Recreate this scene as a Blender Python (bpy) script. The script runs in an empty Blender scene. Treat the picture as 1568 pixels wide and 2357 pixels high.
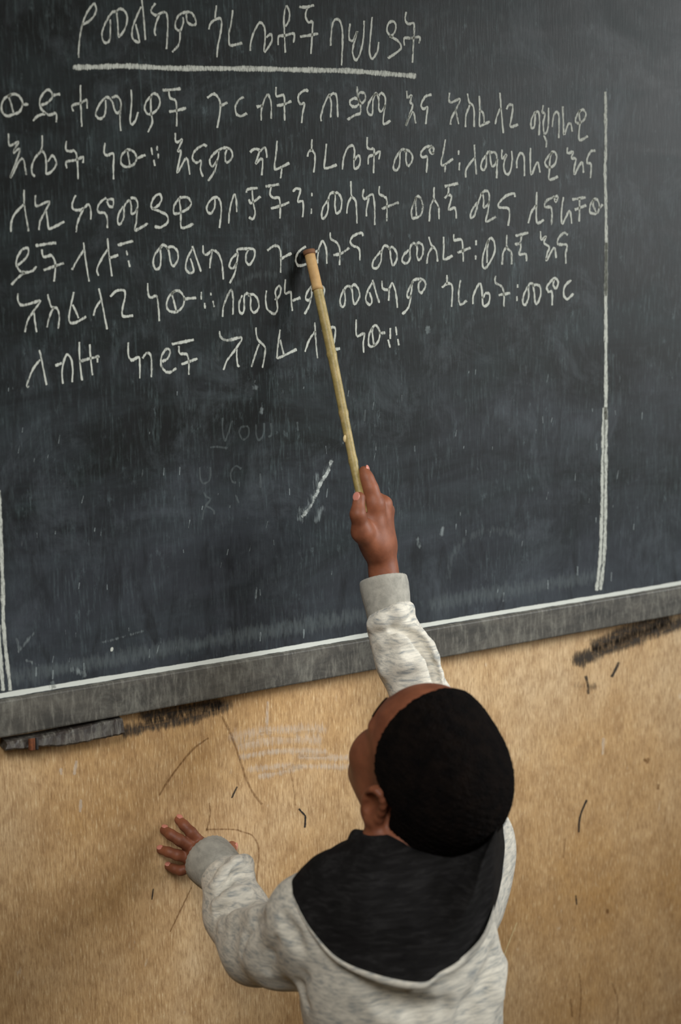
import bpy, bmesh, math, random
import numpy as np
from mathutils import Vector, Matrix

random.seed(7)
RNG = np.random.default_rng(11)
S = bpy.context.scene
COL = S.collection

# ------------------------------------------------------------------ camera, light, exposure
W_, H_, FPX = 1568.0, 2357.0, 3274.0            # frame and focal length in pixels (a 50 mm lens)
ZFLOOR = 1.33                                   # height of the picture's middle point on the wall
_hv = np.array([5600.0, -640.0, FPX]); _dv = np.array([400.0, (FPX * FPX + 5600.0 * 400.0) / 640.0, FPX])
RX = _hv / np.linalg.norm(_hv); DN = _dv / np.linalg.norm(_dv); NY = np.cross(RX, DN)
def c2w(v):                                     # camera direction (right, down, forward) -> world
    v = np.asarray(v, float)
    return np.array([v @ RX, v @ NY, -(v @ DN)])
FWD = c2w((0, 0, 1))
CAM = -2.05 * FWD + np.array([0, 0, ZFLOOR])
def ray(px, py): return c2w((px - W_ / 2, py - H_ / 2, FPX))
def at(px, py, d):                              # point seen at a pixel, d metres out from the wall (wall is y = 0)
    v = ray(px, py); t = (-d - CAM[1]) / v[1]
    return CAM + v * t

cam_data = bpy.data.cameras.new('camera'); cam = bpy.data.objects.new('camera', cam_data); COL.objects.link(cam)
r_, u_, b_ = c2w((1, 0, 0)), c2w((0, -1, 0)), c2w((0, 0, -1))
cam.matrix_world = Matrix(((r_[0], u_[0], b_[0], CAM[0]), (r_[1], u_[1], b_[1], CAM[1]), (r_[2], u_[2], b_[2], CAM[2]), (0, 0, 0, 1)))
cam_data.sensor_fit = 'VERTICAL'; cam_data.sensor_height = 36.0; cam_data.lens = FPX / H_ * 36.0
cam_data.dof.use_dof = True; cam_data.dof.focus_distance = 1.98; cam_data.dof.aperture_fstop = 3.2
cam_data.clip_start = 0.05
S.camera = cam

S.view_settings.view_transform = 'Standard'; S.view_settings.look = 'None'
S.view_settings.gamma = 1.0; S.view_settings.use_curve_mapping = False
S.view_settings.exposure = 0.0

wd = bpy.data.worlds.new('world'); S.world = wd; wd.use_nodes = True
bg = wd.node_tree.nodes['Background']; bg.inputs[0].default_value = (1.0, 0.78, 0.50, 1); bg.inputs[1].default_value = 0.085

def area_light(name, loc, target, sx, sy, power, color):
    l = bpy.data.lights.new(name, 'AREA'); l.shape = 'RECTANGLE'; l.size = sx; l.size_y = sy; l.energy = power; l.color = color
    o = bpy.data.objects.new(name, l); COL.objects.link(o); o.location = loc
    o.rotation_euler = (Vector(target) - Vector(loc)).to_track_quat('-Z', 'Y').to_euler()
    return o
area_light('window_daylight', (2.25, -1.5, 2.05), (0.15, 0, 1.30), 1.7, 1.3, 8.3, (0.95, 0.99, 1.0)).data.spread = math.radians(41)
area_light('upper_left_fill', (-1.1, -2.0, 2.95), (0.05, -0.1, 1.25), 1.5, 1.2, 5.4, (0.98, 0.99, 0.97)).data.spread = math.radians(39)  # added fill lamp from upper left, brightens the child's back and left sleeve

# ------------------------------------------------------------------ object helpers
def link(o, parent=None):
    COL.objects.link(o)
    if parent is not None: o.parent = parent
    return o
def tag(o, label=None, cat=None, group=None, kind=None):
    if label: o['label'] = label
    if cat: o['category'] = cat
    if group: o['group'] = group
    if kind: o['kind'] = kind
    return o
def empty(name, loc):
    o = bpy.data.objects.new(name, None); o.location = loc; o.empty_display_size = 0.05
    return link(o)
def mesh_obj(name, verts, faces, mat, parent=None, smooth=True, attr=None):
    me = bpy.data.meshes.new(name)
    v = np.asarray(verts, float)
    if parent is not None: v = v - np.array(parent_loc(parent))
    if isinstance(faces, np.ndarray):
        nf, k = faces.shape
        me.vertices.add(len(v)); me.vertices.foreach_set('co', v.astype(np.float32).ravel())
        me.loops.add(nf * k); me.loops.foreach_set('vertex_index', faces.astype(np.int32).ravel())
        me.polygons.add(nf); me.polygons.foreach_set('loop_start', np.arange(0, nf * k, k, dtype=np.int32))
        me.update(calc_edges=True); me.validate()
    else:
        me.from_pydata([tuple(p) for p in v], [], faces); me.update()
    if attr is not None:
        a = me.attributes.new('fade', 'FLOAT', 'POINT'); a.data.foreach_set('value', np.asarray(attr, np.float32))
    if smooth:
        me.polygons.foreach_set('use_smooth', np.ones(len(me.polygons), bool))
    me.materials.append(mat)
    return link(bpy.data.objects.new(name, me), parent)
def parent_loc(p):
    l = np.array(p.location)
    while p.parent is not None:
        p = p.parent; l = l + np.array(p.location)
    return l
def box_bm(bm, lo, hi, bevel=0.0, seg=2):
    r = bmesh.ops.create_cube(bm, size=1.0)
    lo = Vector(lo); hi = Vector(hi)
    for v in r['verts']:
        v.co = Vector((lo[i] + (v.co[i] + 0.5) * (hi[i] - lo[i]) for i in range(3)))
    if bevel:
        es = list({e for v in r['verts'] for e in v.link_edges})
        bmesh.ops.bevel(bm, geom=es, offset=bevel, segments=seg, affect='EDGES', profile=0.5)
def bm_obj(name, bm, mat, parent=None, smooth=False):
    if parent is not None: bmesh.ops.translate(bm, verts=bm.verts, vec=-Vector(parent_loc(parent)))
    me = bpy.data.meshes.new(name); bm.to_mesh(me); bm.free()
    me.materials.append(mat)
    if smooth: me.polygons.foreach_set('use_smooth', np.ones(len(me.polygons), bool))
    return link(bpy.data.objects.new(name, me), parent)

def spline(pts, n_per=6, closed=False):          # Catmull-Rom through points
    P = np.asarray(pts, float); n = len(P)
    if n < 3 and not closed:
        t = np.linspace(0, 1, n_per * 2)[:, None]; return P[0] * (1 - t) + P[-1] * t
    out = []
    segs = n if closed else n - 1
    for i in range(segs):
        if closed: p0, p1, p2, p3 = P[(i - 1) % n], P[i], P[(i + 1) % n], P[(i + 2) % n]
        else: p0, p1, p2, p3 = P[max(i - 1, 0)], P[i], P[i + 1], P[min(i + 2, n - 1)]
        t = np.linspace(0, 1, n_per, endpoint=False)[:, None]
        out.append(0.5 * (2 * p1 + (p2 - p0) * t + (2 * p0 - 5 * p1 + 4 * p2 - p3) * t ** 2 + (3 * p1 - p0 - 3 * p2 + p3) * t ** 3))
    if not closed: out.append(P[-1:])
    return np.concatenate(out)
def tube(path, radii, nseg=14, cap=True):
    P = np.asarray(path, float); n = len(P); R = np.broadcast_to(np.asarray(radii, float), (n,))
    T = np.gradient(P, axis=0); T /= np.linalg.norm(T, axis=1)[:, None]
    u = np.cross(T[0], (0.3, 0.5, 0.81)); u /= np.linalg.norm(u)
    vs = []
    for i in range(n):
        u = u - T[i] * (u @ T[i]); u /= np.linalg.norm(u); w = np.cross(T[i], u)
        for k in range(nseg):
            a = 2 * math.pi * k / nseg
            vs.append(P[i] + R[i] * (math.cos(a) * u + math.sin(a) * w))
    fs = [(i * nseg + k, i * nseg + (k + 1) % nseg, (i + 1) * nseg + (k + 1) % nseg, (i + 1) * nseg + k) for i in range(n - 1) for k in range(nseg)]
    if cap: fs += [tuple(range(nseg))[::-1], tuple((n - 1) * nseg + k for k in range(nseg))]
    return vs, fs
def loft(loops, closed=True):
    n = len(loops[0]); vs = np.concatenate([np.asarray(l, float) for l in loops]); fs = []
    for i in range(len(loops) - 1):
        for k in range(n if closed else n - 1):
            fs.append((i * n + k, i * n + (k + 1) % n, (i + 1) * n + (k + 1) % n, (i + 1) * n + k))
    return vs, fs

# ------------------------------------------------------------------ signed-distance modelling (continuous organic surfaces)
class Field:
    def __init__(s): s.p = []; s.disp = None
    def cap(s, a, b, ra, rb=None, k=0.01, op='u'):
        a = np.asarray(a, float); b = np.asarray(b, float); rb = ra if rb is None else rb
        s.p.append(('c', a, b, ra, rb, k, op, (a + b) / 2, np.linalg.norm(a - b) / 2 + max(ra, rb))); return s
    def chain(s, pts, rs, k=0.01):
        for i in range(len(pts) - 1): s.cap(pts[i], pts[i + 1], rs[i], rs[i + 1], k)
        return s
    def ell(s, c, r, M=None, k=0.01, op='u'):
        M = np.eye(3) if M is None else np.asarray(M, float)
        c = np.asarray(c, float); r = np.asarray(r, float)
        s.p.append(('e', c, M, r, None, k, op, c, r.max())); return s
    def ev(s, X, prune=None):
        d = np.full(len(X), 10.0)
        for p in s.p:
            if prune is not None and np.linalg.norm(p[7] - prune[0]) - p[8] - prune[1] > 0.05: continue
            if p[0] == 'c':
                ba = p[2] - p[1]; pa = X - p[1]; L = max(ba @ ba, 1e-12)
                h = np.clip(pa @ ba / L, 0, 1)
                q = np.linalg.norm(pa - h[:, None] * ba, axis=1) - (p[3] + (p[4] - p[3]) * h)
            else:
                l = (X - p[1]) @ p[2].T
                k0 = np.linalg.norm(l / p[3], axis=1); k1 = np.linalg.norm(l / (p[3] ** 2), axis=1)
                q = k0 * (k0 - 1.0) / np.maximum(k1, 1e-9)
            k = p[5]
            if p[6] == 'u':
                h = np.maximum(k - np.abs(d - q), 0) / k; d = np.minimum(d, q) - h * h * k / 4
            else:
                q = -q
                h = np.maximum(k - np.abs(d - q), 0) / k; d = np.maximum(d, q) + h * h * k / 4
        if s.disp is not None: d = d + s.disp(X)
        return d
    def bounds(s, pad=0.02):
        ps = [p for p in s.p if p[6] == 'u']
        lo = np.min([p[7] - p[8] for p in ps], axis=0) - pad; hi = np.max([p[7] + p[8] for p in ps], axis=0) + pad
        return lo, hi
    def hit(s, px, py):                          # where the line of sight through a pixel meets the surface
        v = ray(px, py); v = v / np.linalg.norm(v); t = 1.0
        for _ in range(200):
            d = s.ev((CAM + v * t)[None])[0]
            if d < 0.0004: break
            t += max(d * 0.7, 0.0003)
            if t > 4: return None
        return CAM + v * t
    def normal(s, p):
        e = 0.002; X = np.array([p + e * np.eye(3)[i] * sg for i in range(3) for sg in (1, -1)])
        d = s.ev(X); g = d[0::2] - d[1::2]; return g / np.linalg.norm(g)
    def project(s, p, off=0.0):                  # move a point onto the surface, then off metres outwards
        p = np.array(p, float)
        for _ in range(12):
            p = p - s.normal(p) * s.ev(p[None])[0] * 0.8
        return p + s.normal(p) * off
    def mesh(s, h, N=22, clip=None):             # sparse surface nets
        lo, hi = s.bounds()
        if clip is not None: lo = np.maximum(lo, clip[0]); hi = np.minimum(hi, clip[1])
        n = np.ceil((hi - lo) / h).astype(int) + 2
        nb = (n + N - 1) // N
        NX, NY_ = int(n[0] + 2 * N), int(n[1] + 2 * N)
        gi = np.arange(N + 1)
        G = np.stack(np.meshgrid(gi, gi, gi, indexing='ij'), -1).reshape(-1, 3)
        BR = (N * h) * 0.8661
        V, ID, Q = [], [], []
        cid = lambda a: a[..., 0].astype(np.int64) + NX * (a[..., 1].astype(np.int64) + NY_ * a[..., 2].astype(np.int64))
        B = np.stack(np.meshgrid(*[np.arange(k) for k in nb], indexing='ij'), -1).reshape(-1, 3)
        cen = lo + (B + 0.5) * N * h
        dc = s.ev(cen)
        for bi in np.nonzero(np.abs(dc) < BR * 1.5 + 0.015)[0]:
            base = B[bi] * N
            D = s.ev(lo + (base + G) * h, (cen[bi], BR)).reshape(N + 1, N + 1, N + 1)
            ins = D < 0
            if ins.all() or not ins.any(): continue
            cs = np.zeros((N, N, N), int)
            for dx in (0, 1):
                for dy in (0, 1):
                    for dz in (0, 1): cs += ins[dx:N + dx, dy:N + dy, dz:N + dz]
            act = np.argwhere((cs > 0) & (cs < 8))
            if len(act) == 0: continue
            acc = np.zeros((len(act), 3)); cnt = np.zeros(len(act))
            for ax in range(3):
                o1, o2 = [k for k in range(3) if k != ax]
                for e1 in (0, 1):
                    for e2 in (0, 1):
                        a = act.copy(); a[:, o1] += e1; a[:, o2] += e2
                        b = a.copy(); b[:, ax] += 1
                        da = D[tuple(a.T)]; db = D[tuple(b.T)]
                        m = (da < 0) != (db < 0)
                        t = np.where(m, da / np.where(m, da - db, 1), 0)
                        pt = a.astype(float); pt[:, ax] += t
                        acc[m] += pt[m]; cnt[m] += 1
            V.append(lo + (base + acc / cnt[:, None]) * h); ID.append(cid(act + base))
            for ax in range(3):
                o1, o2 = [k for k in range(3) if k != ax]
                sl0 = [slice(0, N)] * 3; sl1 = [slice(0, N)] * 3; sl1[ax] = slice(1, N + 1)
                A0 = ins[tuple(sl0)]; A1 = ins[tuple(sl1)]
                e = np.argwhere(A0 != A1)
                if len(e) == 0: continue
                flip = A0[tuple(e.T)] ^ (ax == 1)
                g = e + base
                def off(x, y):
                    r = g.copy(); r[:, o1] += x; r[:, o2] += y; return cid(r)
                q = np.stack([off(-1, -1), off(0, -1), off(0, 0), off(-1, 0)], 1)
                q[~flip] = q[~flip][:, ::-1]
                Q.append(q)
        V = np.concatenate(V); ID = np.concatenate(ID); Q = np.concatenate(Q)
        o = np.argsort(ID); ids = ID[o]
        ix = np.searchsorted(ids, Q); ix = np.clip(ix, 0, len(ids) - 1)
        ok = (ids[ix] == Q).all(1)
        return V, o[ix[ok]]
# ------------------------------------------------------------------ materials
def new_mat(name):
    m = bpy.data.materials.new(name); m.use_nodes = True
    nt = m.node_tree; b = nt.nodes['Principled BSDF']
    return m, nt, b
def N(nt, t, **kw):
    n = nt.nodes.new(t)
    for k, v in kw.items():
        if k in n.inputs.keys(): n.inputs[k].default_value = v
        else: setattr(n, k, v)
    return n
def coords(nt, scale=(1, 1, 1), rot=(0, 0, 0), kind='Object'):
    tc = N(nt, 'ShaderNodeTexCoord'); mp = N(nt, 'ShaderNodeMapping')
    mp.inputs['Scale'].default_value = scale; mp.inputs['Rotation'].default_value = rot
    nt.links.new(tc.outputs[kind], mp.inputs['Vector']); return mp.outputs['Vector']
def noise(nt, vec, scale, detail=4, rough=0.6, dist=0.0):
    n = N(nt, 'ShaderNodeTexNoise', Scale=scale, Detail=detail, Roughness=rough, Distortion=dist)
    nt.links.new(vec, n.inputs['Vector']); return n.outputs['Fac']
def ramp(nt, fac, stops):
    r = N(nt, 'ShaderNodeValToRGB'); e = r.color_ramp.elements
    while len(e) < len(stops): e.new(0.5)
    for i, (p, c) in enumerate(stops):
        e[i].position = p; e[i].color = (c, c, c, 1) if isinstance(c, (int, float)) else (*c, 1)
    nt.links.new(fac, r.inputs['Fac']); return r.outputs['Color']
def mix(nt, fac, a, b, mode='MIX'):
    m = N(nt, 'ShaderNodeMix', data_type='RGBA', blend_type=mode)
    for sock, v in ((m.inputs[0], fac), (m.inputs[6], a), (m.inputs[7], b)):
        if hasattr(v, 'is_output'): nt.links.new(v, sock)
        elif isinstance(v, (int, float)): sock.default_value = v
        else: sock.default_value = (*v, 1)
    return m.outputs[2]
def mth(nt, op, a, b=None, clamp=False):
    m = N(nt, 'ShaderNodeMath', operation=op, use_clamp=clamp)
    for i, v in enumerate((a, b)):
        if v is None: continue
        if hasattr(v, 'is_output'): nt.links.new(v, m.inputs[i])
        else: m.inputs[i].default_value = v
    return m.outputs[0]
def bump(nt, b, h, strength=0.3, dist=0.002):
    n = N(nt, 'ShaderNodeBump', Strength=strength, Distance=dist)
    nt.links.new(h, n.inputs['Height']); nt.links.new(n.outputs['Normal'], b.inputs['Normal'])
def lin(r, g, b):
    f = lambda c: (c / 255 / 12.92) if c / 255 <= 0.04045 else ((c / 255 + 0.055) / 1.055) ** 2.4
    return (f(r), f(g), f(b))

def mat_wall():
    m, nt, b = new_mat('ochre_wall_board')
    big = noise(nt, coords(nt, (1, 1, 0.8)), 3.2, 5, 0.6)
    mid = noise(nt, coords(nt, (1.6, 1, 1)), 16, 5, 0.7, 0.4)
    gr = noise(nt, coords(nt, (420, 60, 60)), 1.0, 3, 0.6)
    gr2 = noise(nt, coords(nt, (110, 40, 34)), 1.0, 5, 0.75, 0.5)
    c = ramp(nt, big, [(0.30, lin(184, 142, 88)), (0.5, lin(202, 166, 120)), (0.70, lin(212, 184, 146))])
    c = mix(nt, ramp(nt, mid, [(0.40, 0.0), (0.68, 0.6)]), c, lin(158, 122, 82))
    c = mix(nt, ramp(nt, gr2, [(0.50, 0.0), (0.72, 0.6)]), c, lin(140, 104, 68))
    c = mix(nt, ramp(nt, gr, [(0.48, 0.0), (0.72, 0.6)]), c, lin(124, 90, 56))
    c = mix(nt, ramp(nt, gr, [(0.26, 0.65), (0.44, 0.0)]), c, lin(234, 210, 168))
    sp = noise(nt, coords(nt, (1, 1, 0.45)), 60, 3, 0.6)
    c = mix(nt, ramp(nt, sp, [(0.68, 0.0), (0.8, 0.5)]), c, lin(226, 216, 198))
    nt.links.new(c, b.inputs['Base Color'])
    b.inputs['Roughness'].default_value = 0.62; b.inputs['Specular IOR Level'].default_value = 0.3
    bump(nt, b, gr, 0.35, 0.0012)
    return m
def mat_board():
    m, nt, b = new_mat('worn_blackboard_paint')
    base = ramp(nt, noise(nt, coords(nt, (1, 1, 1)), 2.6, 4, 0.55, 0.5), [(0.32, lin(15, 16, 15)), (0.68, lin(25, 29, 29))])
    wipe = noise(nt, coords(nt, (2.5, 1, 8), (0, 0.3, 0)), 1.7, 6, 0.7, 0.9)
    c = mix(nt, ramp(nt, wipe, [(0.45, 0.0), (0.8, 0.6)]), base, lin(48, 58, 60))
    blot = noise(nt, coords(nt, (14, 10, 10)), 1.0, 5, 0.75, 1.0)
    st = noise(nt, coords(nt, (330, 20, 34)), 1.0, 4, 0.65)
    m1 = mth(nt, 'MULTIPLY', ramp(nt, st, [(0.50, 0.0), (0.85, 0.75)]), ramp(nt, blot, [(0.40, 0.15), (0.68, 1.0)]))
    c = mix(nt, m1, c, lin(92, 106, 107))
    st2 = noise(nt, coords(nt, (90, 20, 40)), 1.0, 4, 0.7)
    m2 = mth(nt, 'MULTIPLY', ramp(nt, st2, [(0.60, 0.0), (0.78, 0.5)]), ramp(nt, blot, [(0.44, 0.0), (0.62, 1.0)]))
    c = mix(nt, m2, c, lin(118, 132, 134))
    cl = noise(nt, coords(nt, (9, 10, 7), (0, 0.2, 0)), 1.0, 6, 0.75, 0.6)
    c = mix(nt, ramp(nt, cl, [(0.52, 0.0), (0.74, 0.5)]), c, lin(78, 84, 88))
    sx = N(nt, 'ShaderNodeSeparateXYZ'); nt.links.new(coords(nt), sx.inputs[0])     # chalk dust gathered over the unwritten lower half
    low = mth(nt, 'ADD', mth(nt, 'MULTIPLY', sx.outputs['Z'], -1.6), mth(nt, 'MULTIPLY', noise(nt, coords(nt, (1, 1, 2.2)), 3.4, 5, 0.65, 0.7), 1.6))
    c = mix(nt, ramp(nt, low, [(0.10, 0.0), (0.75, 0.42)]), c, lin(76, 80, 88))
    dk = noise(nt, coords(nt, (44, 20, 10), (0, 0.1, 0)), 1.0, 5, 0.65, 0.6)
    c = mix(nt, ramp(nt, dk, [(0.30, 0.6), (0.48, 0.0)]), c, lin(24, 24, 25))
    nt.links.new(c, b.inputs['Base Color'])
    rg = ramp(nt, wipe, [(0.3, 0.40), (0.75, 0.52)])
    nt.links.new(rg, b.inputs['Roughness']); b.inputs['Specular IOR Level'].default_value = 0.22
    bump(nt, b, st, 0.2, 0.0008)
    return m
def mat_rail(name='worn_painted_timber', c0=lin(50, 48, 44), c1=lin(90, 86, 78)):
    m, nt, b = new_mat(name)
    v = noise(nt, coords(nt, (160, 40, 30)), 1.0, 5, 0.7)
    g = noise(nt, coords(nt, (12, 12, 40)), 1.0, 5, 0.7, 0.6)
    c = ramp(nt, g, [(0.3, c0), (0.7, c1)])
    bl = noise(nt, coords(nt, (34, 20, 22)), 1.0, 5, 0.75, 0.8)
    c = mix(nt, ramp(nt, bl, [(0.50, 0.0), (0.74, 0.55)]), c, lin(128, 126, 116))
    c = mix(nt, ramp(nt, bl, [(0.30, 0.6), (0.46, 0.0)]), c, c0)
    c = mix(nt, ramp(nt, v, [(0.5, 0.0), (0.8, 0.6)]), c, lin(150, 146, 134))
    c = mix(nt, ramp(nt, v, [(0.25, 0.7), (0.42, 0.0)]), c, lin(38, 36, 33))
    nt.links.new(c, b.inputs['Base Color']); b.inputs['Roughness'].default_value = 0.6
    bump(nt, b, v, 0.4, 0.001)
    return m
def mat_mark(name, color, strength=1.0, scale=(420, 60, 150), spread=1.3, rough=0.95):
    """chalk, paint or dirt lying on a surface: grainy cover that thins out where 'fade' is low"""
    m, nt, b = new_mat(name)
    b.inputs['Base Color'].default_value = (*color, 1); b.inputs['Roughness'].default_value = rough
    b.inputs['Specular IOR Level'].default_value = 0.1
    at_ = N(nt, 'ShaderNodeAttribute', attribute_name='fade')
    n = noise(nt, coords(nt, scale), 1.0, 3, 0.65)
    v = mth(nt, 'ADD', mth(nt, 'MULTIPLY', mth(nt, 'SUBTRACT', n, 0.5), spread * 2), mth(nt, 'SUBTRACT', mth(nt, 'MULTIPLY', at_.outputs['Fac'], 1.5), 0.4))
    v = mth(nt, 'MULTIPLY', mth(nt, 'MINIMUM', mth(nt, 'MAXIMUM', v, 0.0), 1.0), strength)
    tr = N(nt, 'ShaderNodeBsdfTransparent'); mx = N(nt, 'ShaderNodeMixShader')
    nt.links.new(v, mx.inputs[0]); nt.links.new(tr.outputs[0], mx.inputs[1]); nt.links.new(b.outputs[0], mx.inputs[2])
    nt.links.new(mx.outputs[0], nt.nodes['Material Output'].inputs['Surface'])
    return m
def mat_heather(name, ca, cb, cc, rot=(0, 0, 0), stretch=(26, 26, 150), fine=900, bstr=0.35, sheen=0.12):
    m, nt, b = new_mat(name)
    s = noise(nt, coords(nt, stretch, rot), 1.0, 4, 0.62, 0.5)
    s2 = noise(nt, coords(nt, tuple(k * 2.6 for k in stretch), rot), 1.0, 3, 0.6)
    c = ramp(nt, s, [(0.30, cb), (0.5, ca), (0.72, cc)])
    c = mix(nt, ramp(nt, s2, [(0.55, 0.0), (0.8, 0.5)]), c, cb)
    nt.links.new(c, b.inputs['Base Color'])
    b.inputs['Roughness'].default_value = 0.95; b.inputs['Specular IOR Level'].default_value = 0.1
    b.inputs['Sheen Weight'].default_value = sheen; b.inputs['Sheen Roughness'].default_value = 0.5
    f = noise(nt, coords(nt), fine, 2, 0.6)
    bump(nt, b, f, bstr, 0.0012)
    return m
def mat_skin():
    m, nt, b = new_mat('dark_brown_skin')
    n1 = noise(nt, coords(nt), 40, 4, 0.6); n2 = noise(nt, coords(nt), 600, 2, 0.6)
    c = ramp(nt, n1, [(0.3, lin(110, 63, 42)), (0.7, lin(142, 86, 60))])
    nt.links.new(c, b.inputs['Base Color'])
    b.inputs['Roughness'].default_value = 0.55; b.inputs['Specular IOR Level'].default_value = 0.35
    b.inputs['Subsurface Weight'].default_value = 0.12; b.inputs['Subsurface Radius'].default_value = (0.012, 0.004, 0.002); b.inputs['Subsurface Scale'].default_value = 0.5
    bump(nt, b, n2, 0.15, 0.0006)
    return m
def mat_hair():
    m, nt, b = new_mat('short_black_curls')
    v = N(nt, 'ShaderNodeTexVoronoi', Scale=420.0); nt.links.new(coords(nt), v.inputs['Vector'])
    n = noise(nt, coords(nt), 60, 4, 0.6)
    c = ramp(nt, n, [(0.35, lin(7, 5, 5)), (0.75, lin(20, 14, 11))])
    nt.links.new(c, b.inputs['Base Color'])
    b.inputs['Roughness'].default_value = 0.95; b.inputs['Specular IOR Level'].default_value = 0.08
    bump(nt, b, v.outputs['Distance'], 0.6, 0.002)
    return m
def mat_plain(name, c, rough=0.6, spec=0.4, nscale=None, c2=None, metal=0.0):
    m, nt, b = new_mat(name)
    if nscale:
        nt.links.new(ramp(nt, noise(nt, coords(nt), nscale, 4, 0.6), [(0.35, c), (0.7, c2)]), b.inputs['Base Color'])
    else: b.inputs['Base Color'].default_value = (*c, 1)
    b.inputs['Roughness'].default_value = rough; b.inputs['Specular IOR Level'].default_value = spec; b.inputs['Metallic'].default_value = metal
    return m
M_wall, M_board, M_rail = mat_wall(), mat_board(), mat_rail()
M_chalk = mat_mark('white_chalk', lin(200, 202, 192), 0.85)
M_dust = mat_mark('chalk_dust', lin(165, 175, 175), 0.42, (300, 60, 60), 1.5)
M_ghost = mat_mark('rubbed_out_chalk', lin(140, 150, 150), 0.18, (300, 60, 60), 1.5)
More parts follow.
